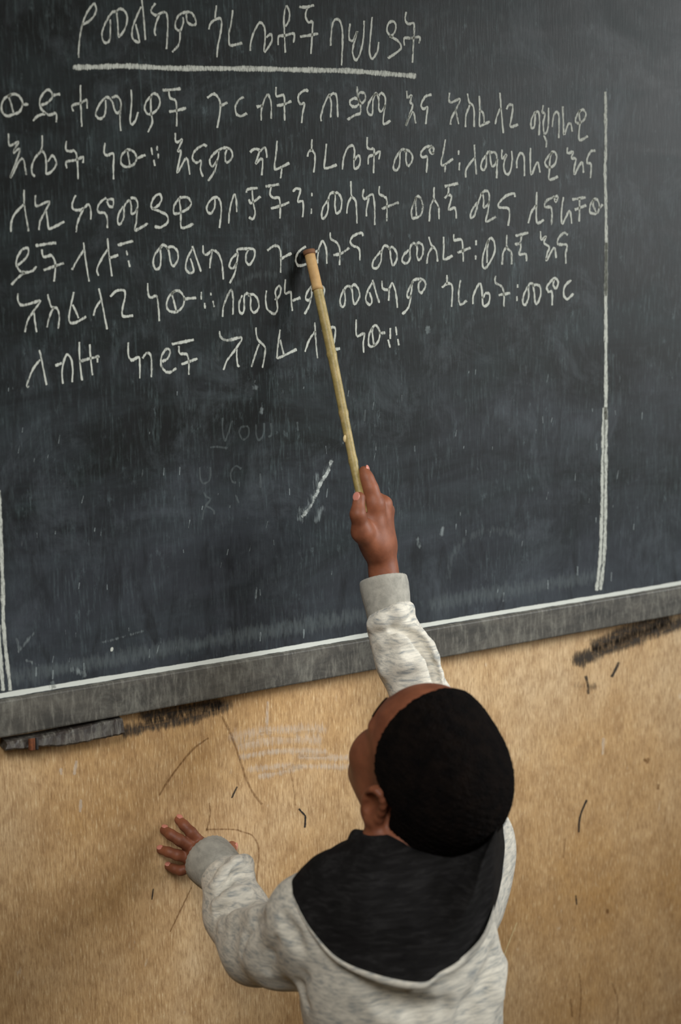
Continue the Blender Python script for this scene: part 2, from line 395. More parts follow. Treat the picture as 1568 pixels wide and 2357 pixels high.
# ------------------------------------------------------------------ the chalk writing: strokes as read off the board
# each block: name, crop origin, crop scale, strokes
def sc(w): return w / 1568.0
A = (160, 0, sc(420)); Bc = (560, 0, sc(420)); Cc = (0, 180, sc(440)); Dc = (440, 180, sc(440)); Ec = (860, 180, sc(540))
Fc = (0, 290, sc(440)); Gc = (380, 290, sc(520)); Hc = (880, 320, sc(520)); Ic = (0, 520, sc(420)); Jc = (330, 520, sc(550))
Kc = (830, 520, sc(510)); Lc = (280, 620, sc(500)); Mc = (480, 640, sc(520))
TEXT = [
('chalk_heading', [
 (A, '80,495 78,440 92,300 112,205 150,110 195,45 215,35 230,75 215,130 170,180 115,210|350,170 352,250 345,340 318,368 290,350 280,290 295,230 335,150 370,105 405,100|405,100 415,200 420,300 432,312 470,260 495,180 485,110 440,75 405,95|622,0 635,120 652,340|615,60 570,160 540,250 540,320 565,352 600,360 590,300 570,210|738,30 708,70 705,105 740,130 775,118 815,105 838,130 845,220 835,420|770,130 745,200 732,270 740,305|975,150 978,190 960,250 935,262 910,235 912,185 940,130 985,108 1040,108 1075,145 1088,195 1070,215 1040,210 1010,180 1003,120|950,260 950,330 935,390 885,445|1262,50 1250,155|1200,250 1210,205 1250,170 1295,160 1308,200 1295,300 1275,400 1268,490|1403,90 1390,200 1370,300 1378,385 1420,385 1480,370'),
 (Bc, '60,435 65,370 90,280 135,200 165,205 185,250 188,340 182,440 220,400 248,340 235,295 200,320|362,450 355,300 350,150 370,55 398,110 390,180 365,225|300,385 305,315 360,305 435,290 432,365|485,60 540,62 605,45|548,75 535,140 560,190 595,190 595,260 582,460|490,315 560,305 640,290|752,390 755,300 770,200 800,165 835,190 855,300 845,560|918,205 910,280 915,340 945,345 980,270 950,380 940,450 965,515 1000,470 1030,350 1040,180|1108,150 1095,300 1085,430 1105,505 1150,450 1165,365|1245,490 1260,490 1345,430 1355,390 1320,345 1265,310 1235,260 1250,200 1290,185 1312,220 1300,280 1260,320|1400,105 1392,170 1420,205 1468,205 1465,330 1455,535|1385,390 1385,330 1440,328 1515,320 1512,370')]),
('chalk_text_line', [
 (Cc, '65,150 110,130 160,150 185,210 160,275 110,295 60,310 20,280 12,220 40,165 90,135|70,150 90,210 110,285|185,215 230,215|340,220 390,200 430,150 415,105 385,97 345,140 325,200 345,260 400,300 460,290 462,360|275,348 310,310 370,290|435,140 490,130|660,60 662,200 670,395|600,270 595,225 660,205 710,180 715,245|865,180 868,250 855,310 820,332 790,310 790,270 820,210 865,160 890,160 925,200 940,260 965,285 990,250 990,190 960,150 920,160|990,230 985,340 990,430|1075,95 1080,200 1068,340 1080,378 1110,350 1132,280|1240,150 1200,190 1188,250 1215,295 1265,280 1305,230 1310,170 1280,130 1240,145 1240,280 1250,360 1215,440|1335,98 1400,95 1480,85|1385,105 1395,160 1440,185 1450,260 1450,395|1390,275 1450,265 1525,245'),
 (Dc, '135,160 180,130 215,150 240,210 232,310 215,405|245,225 295,200|430,155 390,180 362,240 375,295 410,310 455,290|575,345 580,240 625,135 655,200 658,330|540,235 585,225|697,75 700,145 760,145 765,240 768,345|705,225 760,215 820,190|960,105 930,100 885,135 880,180 900,212 930,208 915,290 908,365|1068,350 1065,310 1090,220 1130,140 1140,160 1150,210 1145,318|1140,145 1165,125 1190,140 1200,220 1203,318|1362,70 1365,140 1378,180 1400,205 1430,170 1420,125 1385,120 1370,150 1380,190 1390,230 1388,285 1340,305 1285,340|1375,175 1340,165 1305,185 1310,220 1345,235 1385,205|1500,140 1460,200 1445,260 1465,298 1488,290 1490,220 1500,150 1525,125'),
 (Ec, '8,110 20,100 35,140 35,200 50,222 75,190 78,130 55,100 35,115|78,180 65,300 112,285|222,85 228,130 255,115 245,160 262,180 240,250 215,318 262,225 282,300|385,110 345,125 318,180 335,205 360,195 355,250 350,305|508,100 505,145 520,162 578,140 555,200 520,270 515,310|548,205 568,305|628,105 640,160 670,200 672,325|645,175 618,250 615,325|708,120 710,220 708,310 730,312 775,290|715,215 735,240 740,300|845,100 855,230 868,365|850,200 825,255 815,305|890,205 905,180 930,185 925,250 915,322 965,310|1080,225 1055,280 1055,330 1075,320 1085,230 1105,235 1110,300 1105,380|1135,180 1128,225 1145,240 1135,300 1140,365 1160,355 1170,290 1170,200|1140,385 1155,420 1155,460|1195,325 1205,250 1225,225 1240,260 1238,398|1265,190 1268,280 1275,375 1300,310 1320,310 1328,355|1380,215 1360,250 1350,285 1370,300 1405,280 1420,240 1400,212 1375,230 1380,290 1375,410 1430,388')]),
('chalk_text_line', [
 (Fc, '70,65 72,140 90,158 150,130 125,180 112,215 165,190 130,300 85,425 180,265 215,400|345,80 342,190 290,260 262,330 265,390 285,412|342,195 370,240 380,310 380,388 420,375 460,320 450,265 425,245 395,290|545,125 540,190 570,208 610,205 632,260 640,435|548,345 545,295 620,280 682,255 680,300|860,140 855,220 880,240 930,230 930,330 932,435|1040,195 1000,240 992,300 1030,335 1090,320 1120,270 1100,215 1060,195 1030,205|1045,200 1055,260 1065,320|1125,265 1190,238|1242,180 1250,235|1290,165 1290,200|1298,230 1300,265|1262,280 1270,325'),
 (Gc, '72,50 72,95 85,112 118,95 98,150 90,175 110,180 85,325 148,225 172,335|288,140 265,132 210,170 190,220 215,255 250,245 245,300 262,350|375,170 365,230 330,280 310,250 320,215 360,175 410,152 455,165 468,210 440,250 420,240 418,195 430,160|360,240 345,310 300,380|592,180 620,160 650,165 655,180 630,260 660,232 678,240 672,340|660,175 695,150 708,218|778,105 770,200 760,285 780,298 860,258|812,290 802,360|1020,95 1016,170|990,210 998,180 1020,170 1040,200 1040,260 1032,320|1120,125 1112,220 1110,292 1190,270|1232,300 1240,220 1270,150 1305,138 1315,180 1312,290 1345,280 1355,230 1340,205 1315,235|1405,80 1402,140 1420,160 1450,165 1450,250 1447,325|1410,265 1415,215 1450,200 1490,180 1485,230'),
 (Hc, '125,80 90,140 78,200 100,218 120,180 125,90 150,72 165,90 165,150 180,185 208,150 205,105 175,78 155,90|355,95 340,100 328,75 345,55 358,75 350,98|345,50 300,58 270,95 275,125 310,125 312,170 308,232|438,5 425,90 410,160 425,182 490,138|438,180 435,230|530,80 530,108|537,165 533,215|640,40 645,140 655,245|642,130 605,175 580,220 580,265|725,110 695,150 685,195 705,215 722,180 725,110 745,90 752,150 765,190 790,165 795,120 780,92 750,95|798,140 795,270|832,75 830,125 840,130 862,110 845,170 850,225 870,245 890,220 902,150 898,85|935,200 935,150 950,110 965,98 985,130 988,255|1030,65 1028,150 1035,245 1070,170 1085,175 1095,230|1180,95 1145,130 1130,165 1150,195 1190,185 1210,140 1205,100 1180,90 1165,140 1162,200 1160,280 1218,262|1285,60 1288,98 1325,90 1315,130 1345,140 1335,190 1335,245 1385,160 1398,232|1478,82 1450,85 1425,130 1425,165 1450,178 1445,268')]),
('chalk_text_line', [
 (Fc, '198,525 200,650 235,862|200,640 130,710 95,780 90,865|290,570 290,640 310,655 405,620 370,700 330,780 320,850|378,700 390,770 400,838 430,835 525,785|620,570 595,630 600,680 650,690 690,670 725,645 745,690 745,765|685,680 640,780 625,870|880,620 895,655 925,660 930,610 905,600 880,610|870,590 820,630 800,680 815,710 860,715 880,760 880,835|1010,660 975,720 965,780 985,805 1015,750 1020,660 1060,610 1075,650 1080,720 1115,700 1130,640 1110,595 1075,590|1125,680 1120,780 1110,855 1210,800|1270,825 1320,830 1375,790 1370,735 1310,700 1250,675 1240,640 1270,580 1310,560 1325,600 1300,650 1255,680'),
 (Gc, '100,500 65,550 60,600 85,608 150,580 182,540 160,500 120,495 100,510 110,600 115,705 195,680|345,510 345,560 320,605 295,595 290,560 320,510 360,495 385,530 390,600 378,705|442,675 448,590 470,500 485,480 495,520 498,595|565,460 575,440 640,430|605,445 610,520 625,600 610,645 585,635|582,510 600,535 660,490|700,420 790,405|738,420 728,470 750,498 790,500 800,560 798,640|738,572 800,555 860,530|890,455 910,435 940,445 925,500 925,525 955,525 960,580 955,632|1020,465 1020,485|1015,575 1015,608|1135,510 1095,570 1088,630 1105,640 1130,590 1135,500 1155,465 1180,475 1180,550 1190,605 1220,580 1225,510 1200,465 1175,470|1290,385 1295,480 1325,530 1332,675|1295,490 1270,540 1262,605|1380,440 1372,485 1390,505 1440,475 1455,560 1455,685|1415,500 1400,570 1398,625|1488,420 1488,470 1520,490 1540,520 1538,660|1508,575 1545,560 1620,530'),
 (Hc, '235,405 205,490 205,540 220,550 265,530 282,470 265,410 240,400 232,440 238,535|360,335 360,410 390,470 395,555|360,415 335,470 327,570|435,328 480,318 525,308|460,335 458,380 435,410|458,385 480,400 470,450 462,490 505,480 515,550|660,440 620,500 615,545 640,530 665,450 690,380 705,420 705,475 740,440 740,375 715,360 690,380|742,430 735,500 722,572 788,540|922,400 915,378 860,395 810,445 815,475 870,480 885,520 875,600|1072,370 1070,480 1075,580 1120,562|1068,460 1035,510 1015,582|1195,405 1205,435 1220,405 1205,395|1195,400 1140,430 1130,470 1170,475 1178,520 1175,595|1258,405 1245,500 1250,588 1300,500 1315,585|1320,420 1410,405|1370,415 1370,480 1368,570|1340,490 1415,460|1470,420 1445,460 1445,510 1490,515 1508,470 1495,425 1470,420 1465,460 1485,510|1508,480 1530,455')]),
('chalk_text_line', [
 (Ic, '150,340 210,290 245,230 235,190 190,205 150,270 140,330 170,385 220,400 280,385 310,350|100,505 150,450 210,400|310,170 400,155 480,145|360,205 375,265 440,255 470,300 475,370 465,475|375,380 460,350 545,320|718,145 735,280 765,475|718,210 660,300 620,375|925,110 935,230 962,430|925,200 870,290 835,370 845,425|945,275 1015,250|1015,165 1075,148 1140,130|1085,215 1095,250|1105,300 1115,350'),
 (Jc, '120,135 75,190 65,250 85,285 110,265 115,200 112,140 135,125 165,160 180,240 200,262 228,215 220,160 185,135 155,150|322,135 345,200 378,298|322,150 290,210 278,275 300,308 330,295 310,215|392,130 395,175 415,188 455,160 490,180 515,240 525,350|452,165 440,230 437,275|618,180 580,215 565,265 590,278 612,240 620,190 618,155 680,150 725,155 730,200 700,252 675,235 675,190 690,155|612,245 600,310 568,375|815,160 860,130 890,140 902,190 902,305|905,215 970,180|1065,135 1020,170 1000,220 1020,260 1075,250|1142,245 1150,160 1175,100 1200,150 1205,245|1110,185 1150,160|1228,45 1232,85 1275,115 1290,170 1288,255|1250,192 1300,180 1350,145|1442,65 1430,45 1380,65 1358,100 1375,130 1415,150 1422,225'),
 (Kc, '145,180 95,240 85,290 115,298 145,250 150,180 170,140 205,160 215,230 230,280 255,240 255,190 225,150 200,165|345,170 310,200 295,245 325,265 350,230 350,160 375,122 400,145 400,210 415,240 440,200 440,140 410,120 390,140|485,80 500,130 535,175 545,250|510,150 480,200 470,265|588,80 590,160 590,235 650,212|660,60 665,100 715,100 725,180 727,252|690,190 725,175 778,155|818,105 818,135|815,210 815,235|905,100 870,200 865,280 885,298 920,250 950,180 945,110 920,88 900,130 895,260|1035,65 1036,150 1068,190 1070,270|1036,150 1010,190 1003,272|1100,70 1140,60 1185,48|1138,70 1130,120 1095,130|1130,120 1135,150 1125,200 1170,200 1175,248|1275,40 1280,95 1312,75 1300,120 1335,150 1320,200 1318,242 1370,155 1385,225|1465,62 1440,50 1400,90 1400,130 1460,135 1452,200 1455,265')]),
('chalk_text_line', [
 (Ic, '155,580 155,640 185,680 260,668 345,645 290,730 240,810 215,910|292,735 300,820 315,910|410,590 440,690 490,710 510,780 500,880|460,700 425,780 405,870|635,570 610,680 595,770 600,825 650,830 740,780|625,680 650,730 675,790|850,540 885,700 920,885|865,640 820,710 805,770|950,605 1000,560 1065,555 1075,610 1055,700 1050,760 1075,780 1140,770|1270,495 1275,590 1300,615 1345,605 1360,690 1370,815'),
 (Lc, '385,155 340,200 325,260 345,300 400,305 445,260 450,200 420,160 385,155 360,180|365,185 380,240 395,305|450,215 535,205|575,165 575,215|645,170 645,185|600,245 602,280|660,230 668,270|730,340 735,270 770,180 795,150 805,220 803,325|870,190 850,240 850,300 870,318 885,290 885,200 905,175 930,200 935,290 965,310 990,270 980,210 945,180 915,190|1045,155 1040,230 1055,290 1100,320 1125,290 1120,220 1110,160 1135,120 1150,140 1140,190 1110,220|1182,75 1180,170 1220,165 1225,230 1232,298|1235,225 1290,205|1372,120 1340,165 1330,210 1350,222 1372,190 1375,125 1400,120 1440,118 1465,150 1450,208 1430,205 1425,150 1440,120|1365,210 1355,260 1322,322'),
 (Mc, '940,80 915,140 918,190 940,195 950,150 945,80 970,55 995,80 1005,160 1020,180 1048,130 1040,75 1010,45 990,70|1140,15 1160,90 1185,170|1138,30 1105,90 1092,150 1115,185 1135,160 1118,100|1205,20 1210,70 1250,80 1275,38 1300,100 1312,205|1255,75 1252,155|1420,25 1390,80 1378,120 1395,135 1410,90 1415,25 1450,8 1490,12 1508,50 1480,100 1460,85 1460,40 1475,15|1405,120 1390,200 1348,250'),
 (Kc, '612,350 612,410|580,435 610,410 645,415 650,470 645,570|708,385 695,480 705,555 750,530|797,550 800,490 840,410 858,440 868,560 905,550 915,490 890,475 865,510|957,355 955,400 1000,430 1015,480 1015,570|980,490 1058,475|1112,415 1112,435|1107,500 1107,530|1185,430 1155,490 1150,545 1170,555 1190,500 1190,425 1215,408 1230,470 1235,535 1250,550 1275,490 1270,430 1240,415 1222,425|1370,380 1365,420 1385,440 1400,400 1380,370 1355,385 1320,430 1330,465 1355,470 1357,560|1488,385 1445,430 1440,490 1465,518 1505,480')]),
('chalk_text_line', [
 (Ic, '340,1070 365,1190 400,1365|345,1150 290,1220 250,1310 232,1370 245,1385|540,1355 535,1230 570,1110 610,1140 625,1230 620,1340|480,1200 530,1180|682,1000 685,1150 705,1325|772,1020 780,1150 795,1280|685,1165 770,1140 850,1120|838,1125 838,1170'),
 (Lc, '48,530 50,620 75,655 125,635 132,700 132,785|152,640 180,605 210,620 218,700 215,775|295,665 335,640 350,590 325,575 290,625 285,690 315,735 350,742 395,715|365,540 440,525 520,508|412,555 420,605 470,615 485,670 485,760|435,685 490,665 545,645'),
 (Mc, '78,370 85,410 130,432 230,415 190,490 130,570 105,635|195,495 200,590 212,615|328,345 340,420 380,465 395,500 375,620|350,460 325,530 300,615|498,360 485,450 478,530 490,552 610,495|498,430 510,480 522,530|738,310 745,430 757,555|740,370 700,430 670,510|790,370 840,345 880,350 875,430 865,490 910,490|1025,290 1030,400 1080,385 1075,450 1078,515|1135,345 1115,400 1112,460 1135,475 1175,445 1190,380 1165,330 1140,345 1140,400 1150,470|1190,382 1225,380|1262,350 1262,420|1300,340 1308,395|1248,430 1260,480|1315,425 1322,465')]),
]
def parse(block):
    out = []
    for (ox, oy, s), txt in block:
        for st in txt.split('|'):
            out.append(np.array([[float(a) * s + ox, float(b) * s + oy] for a, b in (q.split(',') for q in st.split())]))
    return out
def ribbon(strokes, d, ha, hb, taper=True, fade=1.0, wob=0.12, step=6, prof=((-1, 0.0), (-0.55, 0.85), (0, 1.0), (0.55, 0.85), (1, 0.0))):
    """flat strokes lying on the plane d metres out from the wall; half widths ha (sideways) and hb (up-down), like the worn end of a chalk stick"""
    V, Fc_, At = [], [], []
    np_ = len(prof)
    for st in strokes:
        P = spline(st, step)
        keep = np.concatenate([[True], np.linalg.norm(np.diff(P, axis=0), axis=1) > 0.3]); P = P[keep]
        if len(P) < 2: continue
        T = np.gradient(P, axis=0); T /= np.maximum(np.linalg.norm(T, axis=1)[:, None], 1e-6)
        Nn = np.stack([-T[:, 1], T[:, 0]], 1)
        hw = np.sqrt((ha * Nn[:, 0]) ** 2 + (hb * Nn[:, 1]) ** 2)
        n = len(P); ph = RNG.uniform(0, 6.28, 2)
        hw = hw * (1 + wob * np.sin(np.arange(n) * 0.55 + ph[0]) + wob * 0.7 * np.sin(np.arange(n) * 1.37 + ph[1]))
        f = np.full(n, fade) * RNG.uniform(0.86, 1.06)
        P = np.concatenate([P[:1] - T[:1] * ha * 0.6, P, P[-1:] + T[-1:] * ha * 0.6]); Nn = np.concatenate([Nn[:1], Nn, Nn[-1:]])
        hw = np.concatenate([hw[:1] * 0.7, hw, hw[-1:] * 0.7]); f = np.concatenate([[0.3 * fade], f, [0.3 * fade]])
        b0 = len(V)
        for i in range(len(P)):
            for o, a in prof:
                q = P[i] + Nn[i] * hw[i] * o
                V.append(at(q[0], q[1], d)); At.append(a * f[i])
        for i in range(len(P) - 1):
            for k in range(np_ - 1):
                a = b0 + i * np_ + k
                Fc_.append((a, a + 1, a + np_ + 1, a + np_))
    return V, Fc_, At
# ------------------------------------------------------------------ the setting: wall and floor
Z0 = ZFLOOR
bm = bmesh.new(); box_bm(bm, (-2.6, 0.0, 0.0), (2.6, 0.14, 2.9))
wall = bm_obj('wall_back', bm, M_wall); tag(wall, 'ochre yellow wall board, scuffed and streaked, below the blackboard', None, None, 'structure')
bm = bmesh.new(); box_bm(bm, (-2.6, -3.2, -0.12), (2.6, 0.14, 0.0))
M_floor = mat_plain('grey_cement', lin(120, 112, 100), 0.85, 0.2, 7, lin(146, 136, 120))
floor = bm_obj('floor', bm, M_floor); tag(floor, 'bare grey cement floor', None, None, 'structure')

def mark(name, strokes, d, ha, hb, mat, parent, fade=1.0, step=6, prof=None, label=None, join=False):
    kw = {} if prof is None else {'prof': prof}
    strokes = [np.array(s, float) for s in strokes]
    for grp in ([strokes] if join else [[q] for q in strokes]):
        V, F, At_ = ribbon(grp, d, ha, hb, fade=fade, step=step, **kw)
        if not V: continue
        o = mesh_obj(name, V, F, mat, parent, smooth=False, attr=At_)
        if label: o['label'] = label
    return o
def words(strokes, gap):                          # gather strokes into words by the clear spaces between them
    it = sorted(strokes, key=lambda q: q[:, 0].min()); out = []; right = -1e9
    for q in it:
        if q[:, 0].min() - right > gap or not out: out.append([])
        out[-1].append(q); right = max(right, q[:, 0].max()) if len(out[-1]) > 1 else q[:, 0].max()
    return out
SOFT = ((-1, 0.0), (-0.7, 0.35), (-0.35, 0.8), (0, 1.0), (0.35, 0.8), (0.7, 0.35), (1, 0.0))
WD = 0.0005
M_smear = mat_mark('black_paint_smear', lin(62, 57, 53), 0.85, (280, 40, 60), 1.2)
M_black = mat_mark('black_stroke', lin(42, 42, 44), 0.9, (200, 40, 200), 0.4)
M_scr = mat_mark('brown_scratch', lin(124, 86, 50), 0.55, (260, 40, 160), 1.1)
M_white = mat_mark('whitewash_smear', lin(228, 216, 198), 0.42, (300, 40, 60), 1.5)
M_pale = mat_mark('pale_scratch', lin(222, 200, 150), 0.8, (200, 40, 100), 0.5)
M_grime = mat_mark('brown_grime', lin(120, 86, 48), 0.5, (60, 20, 40), 1.0)
mark('paint_smear', [[(286, 1682), (340, 1671), (400, 1660), (455, 1648), (522, 1622)], [(330, 1650), (420, 1634), (500, 1618)]], WD, 24, 24, M_smear, wall, 0.85, prof=SOFT, join=True)
mark('paint_smear', [[(1330, 1520), (1380, 1500), (1440, 1478), (1500, 1456), (1600, 1424)], [(1370, 1486), (1450, 1452), (1540, 1425)]], WD, 26, 26, M_smear, wall, 0.95, prof=SOFT, join=True)
mark('scratch', [[(479, 1699), (444, 1725), (413, 1762), (386, 1799), (367, 1830)]], WD, 3.2, 3.2, M_scr, wall, 0.9)
mark('scratch', [[(511, 1649), (530, 1686), (551, 1744), (566, 1790), (582, 1823), (603, 1851)]], WD, 3.8, 3.8, M_scr, wall, 0.75)
mark('scratch', [[(669, 1771), (677, 1820), (681, 1854)]], WD, 2.2, 2.2, M_scr, wall, 0.6)
mark('scratch', [[(482, 1849), (484, 1875), (476, 1912)], [(475, 1909), (536, 1909), (560, 1915), (582, 1924), (596, 1952), (594, 1992), (589, 2044)]], WD, 2.6, 2.6, M_scr, wall, 0.8, join=True)
mark('scratch', [[(441, 2043), (413, 2101), (392, 2144)]], WD, 2.2, 2.2, M_scr, wall, 0.95)
mark('scratch', [[(1409, 2263), (1423, 2308), (1420, 2370)], [(1334, 2241), (1338, 2290), (1333, 2370)], [(1314, 2300), (1318, 2340)], [(1301, 1930), (1298, 1975)]], WD, 3, 3, M_scr, wall, 0.7)
mark('pen_mark', [[(689, 1862), (694, 1868), (699, 1873), (703, 1878), (703.3, 1885), (703, 1894), (702, 1904)]], WD, 2.6, 2.6, M_black, wall)
mark('pen_mark', [[(546, 1811), (534, 1836)]], WD, 2.6, 2.6, M_black, wall)
mark('pen_mark', [[(1351, 1842), (1340, 1867), (1334, 1890), (1333, 1915)]], WD, 3.0, 3.0, M_black, wall)
mark('pen_mark', [[(1326, 2061), (1328, 2082)]], WD, 2.2, 2.2, M_black, wall)
mark('pen_mark', [[(353, 2046), (350, 2070)]], WD, 2.0, 2.0, M_black, wall)
mark('pen_mark', [[(1349, 1557), (1354, 1575), (1355, 1596)], [(1425, 1525), (1417, 1542), (1409, 1557)]], WD, 4.2, 4.2, M_smear, wall)
mark('stain', [[(1325, 1578), (1350, 1582), (1370, 1580)]], WD, 16, 16, M_smear, wall, 0.42, prof=SOFT)
mark('stain', [[(1484, 1748), (1488, 1752)], [(1493, 1745), (1491, 1756)], [(1516, 1806), (1515, 1816)], [(1399, 2094), (1399, 2101)]], WD, 4, 4, M_scr, wall, 1.0)
mark('whitewash_smear', [[(535, 1697), (615, 1681), (745, 1678)], [(548, 1716), (620, 1705), (735, 1700)]], WD, 20, 20, M_white, wall, 0.75, prof=SOFT)
mark('whitewash_smear', [[(556, 1742), (646, 1729), (750, 1731)], [(573, 1771), (661, 1764), (805, 1765)], [(600, 1787), (646, 1778), (690, 1766)], [(690, 1742), (800, 1744)]], WD, 12, 12, M_white, wall, 0.8, prof=SOFT)
mark('whitewash_drip', [[(617, 1616), (615, 1655), (614, 1690)], [(176, 1752), (171, 1782)], [(186, 1842), (184, 1868)], [(1390, 1700), (1388, 1735)], [(140, 1770), (141, 1782)]], WD, 5, 5, M_white, wall, 0.9)
mark('pale_scratch', [[(1190, 2124), (1170, 2174), (1156, 2213)]], WD, 1.6, 1.6, M_pale, wall)

# ------------------------------------------------------------------ the blackboard
board = empty('blackboard', (0.0, 0.0, at(784, 1557, 0.022)[2]))
tag(board, 'large black chalkboard covered with handwritten chalk lines, mounted on the ochre wall', 'blackboard')
DB, DR = 0.012, 0.022                            # how far the writing face and the rail stand out from the wall
zt = at(784, 1478, DB)[2]; zb = at(784, 1557, DR)[2]
bm = bmesh.new(); box_bm(bm, (-1.02, -DB, zt - 0.012), (1.32, -0.001, Z0 + 0.86))
bm_obj('writing_surface', bm, M_board, board)
bm = bmesh.new(); box_bm(bm, (-1.07, -DR, zb), (1.37, -0.001, zt), 0.0025)
bm_obj('bottom_rail', bm, M_rail, board)['label'] = 'worn grey painted wooden rail along the lower edge'
bm = bmesh.new(); box_bm(bm, (-1.07, -DR, Z0 + 0.86), (1.37, -0.001, Z0 + 0.915), 0.0025)
bm_obj('top_rail', bm, M_rail, board)
for x0 in (-1.07, 1.32):
    bm = bmesh.new(); box_bm(bm, (x0, -DR, zt), (x0 + 0.05, -0.001, Z0 + 0.86), 0.0025)
    bm_obj('side_rail', bm, M_rail, board)
DC = DB + 0.0004
for i, (nm, blk) in enumerate(TEXT):
    for wd_ in words(parse(blk), 13 if nm == 'chalk_heading' else 19):
        V, F, At_ = ribbon(wd_, DC, 2.7, 4.6, step=7)
        mesh_obj('chalk_word', V, F, M_chalk, board, smooth=False, attr=At_)
mark('heading_underline', [[(170, 155), (230, 154), (290, 152), (400, 157), (560, 158), (700, 161), (800, 163), (880, 169), (956, 175)]], DC, 6.5, 8.0, M_chalk, board, 0.9, step=12)
mark('chalk_margin_line', [[(1394, 212), (1395, 338), (1393, 390), (1395, 469), (1396, 575), (1395, 680)]], DC, 4.6, 4.6, M_chalk, board, 0.95, step=14)
mark('chalk_margin_line', [[(1396, 560), (1395, 680), (1395, 800), (1395, 964)], [(1391, 940), (1388, 1043), (1386, 1175), (1382, 1280), (1374, 1358)], [(1396, 940), (1395, 1043), (1394, 1175), (1391, 1280), (1383, 1356)]], DC, 5.2, 5.2, M_chalk, board, 1.0, step=14, join=True)
mark('chalk_margin_line', [[(-3, 1130), (0, 1190), (2, 1239), (6, 1336), (8, 1434), (15, 1512), (24, 1588)], [(-4, 1440), (1, 1512), (7, 1588)]], DC, 6.0, 5.5, M_chalk, board, 1.05, step=12, join=True)
zl = at(784, 1472, DC)[2]
P0 = [(x_, zl + 0.0005 * math.sin(x_ * 9)) for x_ in np.linspace(-1.0, 1.3, 24)]
V, F, At_ = [], [], []
pp = spline(np.array(P0), 10)
for x, z in pp:
    for o, a in ((-1, 0.1), (-0.6, 1.0), (0, 1.15), (0.6, 1.0), (1, 0.1)):
        V.append((x, -DC, z + o * 0.0040 * (1 + 0.07 * math.sin(x * 61) + 0.07 * math.sin(x * 163)))); At_.append(a * 1.15)
for i in range(len(pp) - 1):
    for k in range(4): F.append((i * 5 + k, i * 5 + k + 1, i * 5 + k + 6, i * 5 + k + 5))
mesh_obj('chalk_base_line', V, F, mat_mark('white_chalk_line', lin(206, 208, 200), 0.97, (200, 60, 400), 0.5), board, smooth=False, attr=At_)
mark('chalk_smear', [[(763, 1061), (754, 1088), (741, 1107), (732, 1128), (723, 1149), (711, 1171), (695, 1189)]], DC, 5, 5, mat_mark('chalk_scrape', lin(200, 205, 200), 0.8, (95, 30, 95), 2.6), board, 0.9)
mark('chalk_smear', [[(762, 1062), (735, 1120), (715, 1160), (690, 1195)], [(690, 1172), (696, 1200)], [(729, 1092), (724, 1120)], [(742, 1170), (728, 1198)]], DC, 12, 12, M_dust, board, 0.55, prof=SOFT)
mark('chalk_dot', [[(985, 753), (986, 766)]], DC, 7, 7, M_dust, board, 1.1)
mark('chalk_dot', [[(258, 1491), (257, 1498)], [(533, 1064), (533, 1066)]], DC, 4, 4, M_chalk, board, 1.2)
mark('chalk_smudge', [[(962, 1240), (966, 1258)], [(1020, 1215), (1017, 1230)], [(120, 1570), (122, 1585)], [(166, 1542), (192, 1548)], [(192, 1535), (194, 1556)], [(590, 890), (587, 895)], [(604, 940), (600, 950)]], DC, 8, 12, M_dust, board, 0.75, prof=SOFT)
mark('chalk_smudge', [[(45, 1495), (38, 1470)], [(42, 1500), (80, 1455)], [(235, 1478), (262, 1472), (330, 1452)], [(90, 1530), (60, 1520)]], DC, 5, 5, M_dust, board, 0.5, prof=SOFT)
E4 = (420, 880, sc(480))
def cr(c, t): return [(np.array([[float(a) * c[2] + c[0], float(b) * c[2] + c[1]] for a, b in (q.split(',') for q in s.split())])) for s in t.split('|')]
mark('rubbed_out_writing', cr(E4, '300,270 305,380 320,440 345,380 375,290|490,330 440,340 430,390 460,430 495,400 500,350 485,330|555,320 555,390 575,435 610,390 615,310|665,310 670,390 650,410|210,490 260,485 340,495|130,640 135,720 160,760 205,730 210,640|440,650 400,630 365,680 370,740 400,755|160,830 180,860 210,880 170,940 150,1030|180,930 230,960 238,990|585,690 590,790|400,850 425,905|865,300 868,360|1375,210 1370,290'), DC, 3.0, 3.6, M_ghost, board, 0.95)
RG = np.random.default_rng(5)
tk = []
for _ in range(110):
    x = RG.uniform(20, 1540); y = RG.uniform(850, 1560)
    if y > 1560 - 0.166 * x: continue
    L = RG.uniform(4, 20); tk.append([(x, y), (x + L * RG.uniform(-0.25, 0.1), y + L)])
mark('chalk_flecks', tk, DC, 1.5, 2.2, M_dust, board, 0.7, join=True)['kind'] = 'stuff'
ar = []
for (x, y, r, a0, a1) in ((1080, 170, 150, 200, 330), (1120, 180, 70, 150, 300), (960, 560, 90, 180, 300), (620, 760, 130, 190, 280), (560, 820, 60, 170, 260), (1140, 1330, 110, 180, 300)):
    ar.append([(x + r * math.cos(math.radians(t)), y + r * math.sin(math.radians(t))) for t in np.linspace(a0, a1, 7)])
mark('wipe_streak', ar, DC, 14, 14, M_ghost, board, 0.5, prof=SOFT)

mark('chalk_dust_band', [[(30, 1560), (120, 1543), (260, 1518), (420, 1488), (600, 1456), (860, 1412)], [(1000, 1390), (1200, 1355), (1370, 1326)]], DB + 0.0002, 28, 28, M_ghost, board, 0.85, prof=SOFT)
mark('chalk_drip', [[(x_, 1545 - 0.166 * x_ + o_), (x_ - 1, 1565 - 0.166 * x_ + o_)] for x_, o_ in ((84, 5), (122, 18), (193, 14), (600, 10), (345, 6), (590, -90), (1160, 12), (1262, 0), (1408, 6), (1330, -20), (700, 20))], DC, 2.4, 3.2, M_dust, board, 0.85)
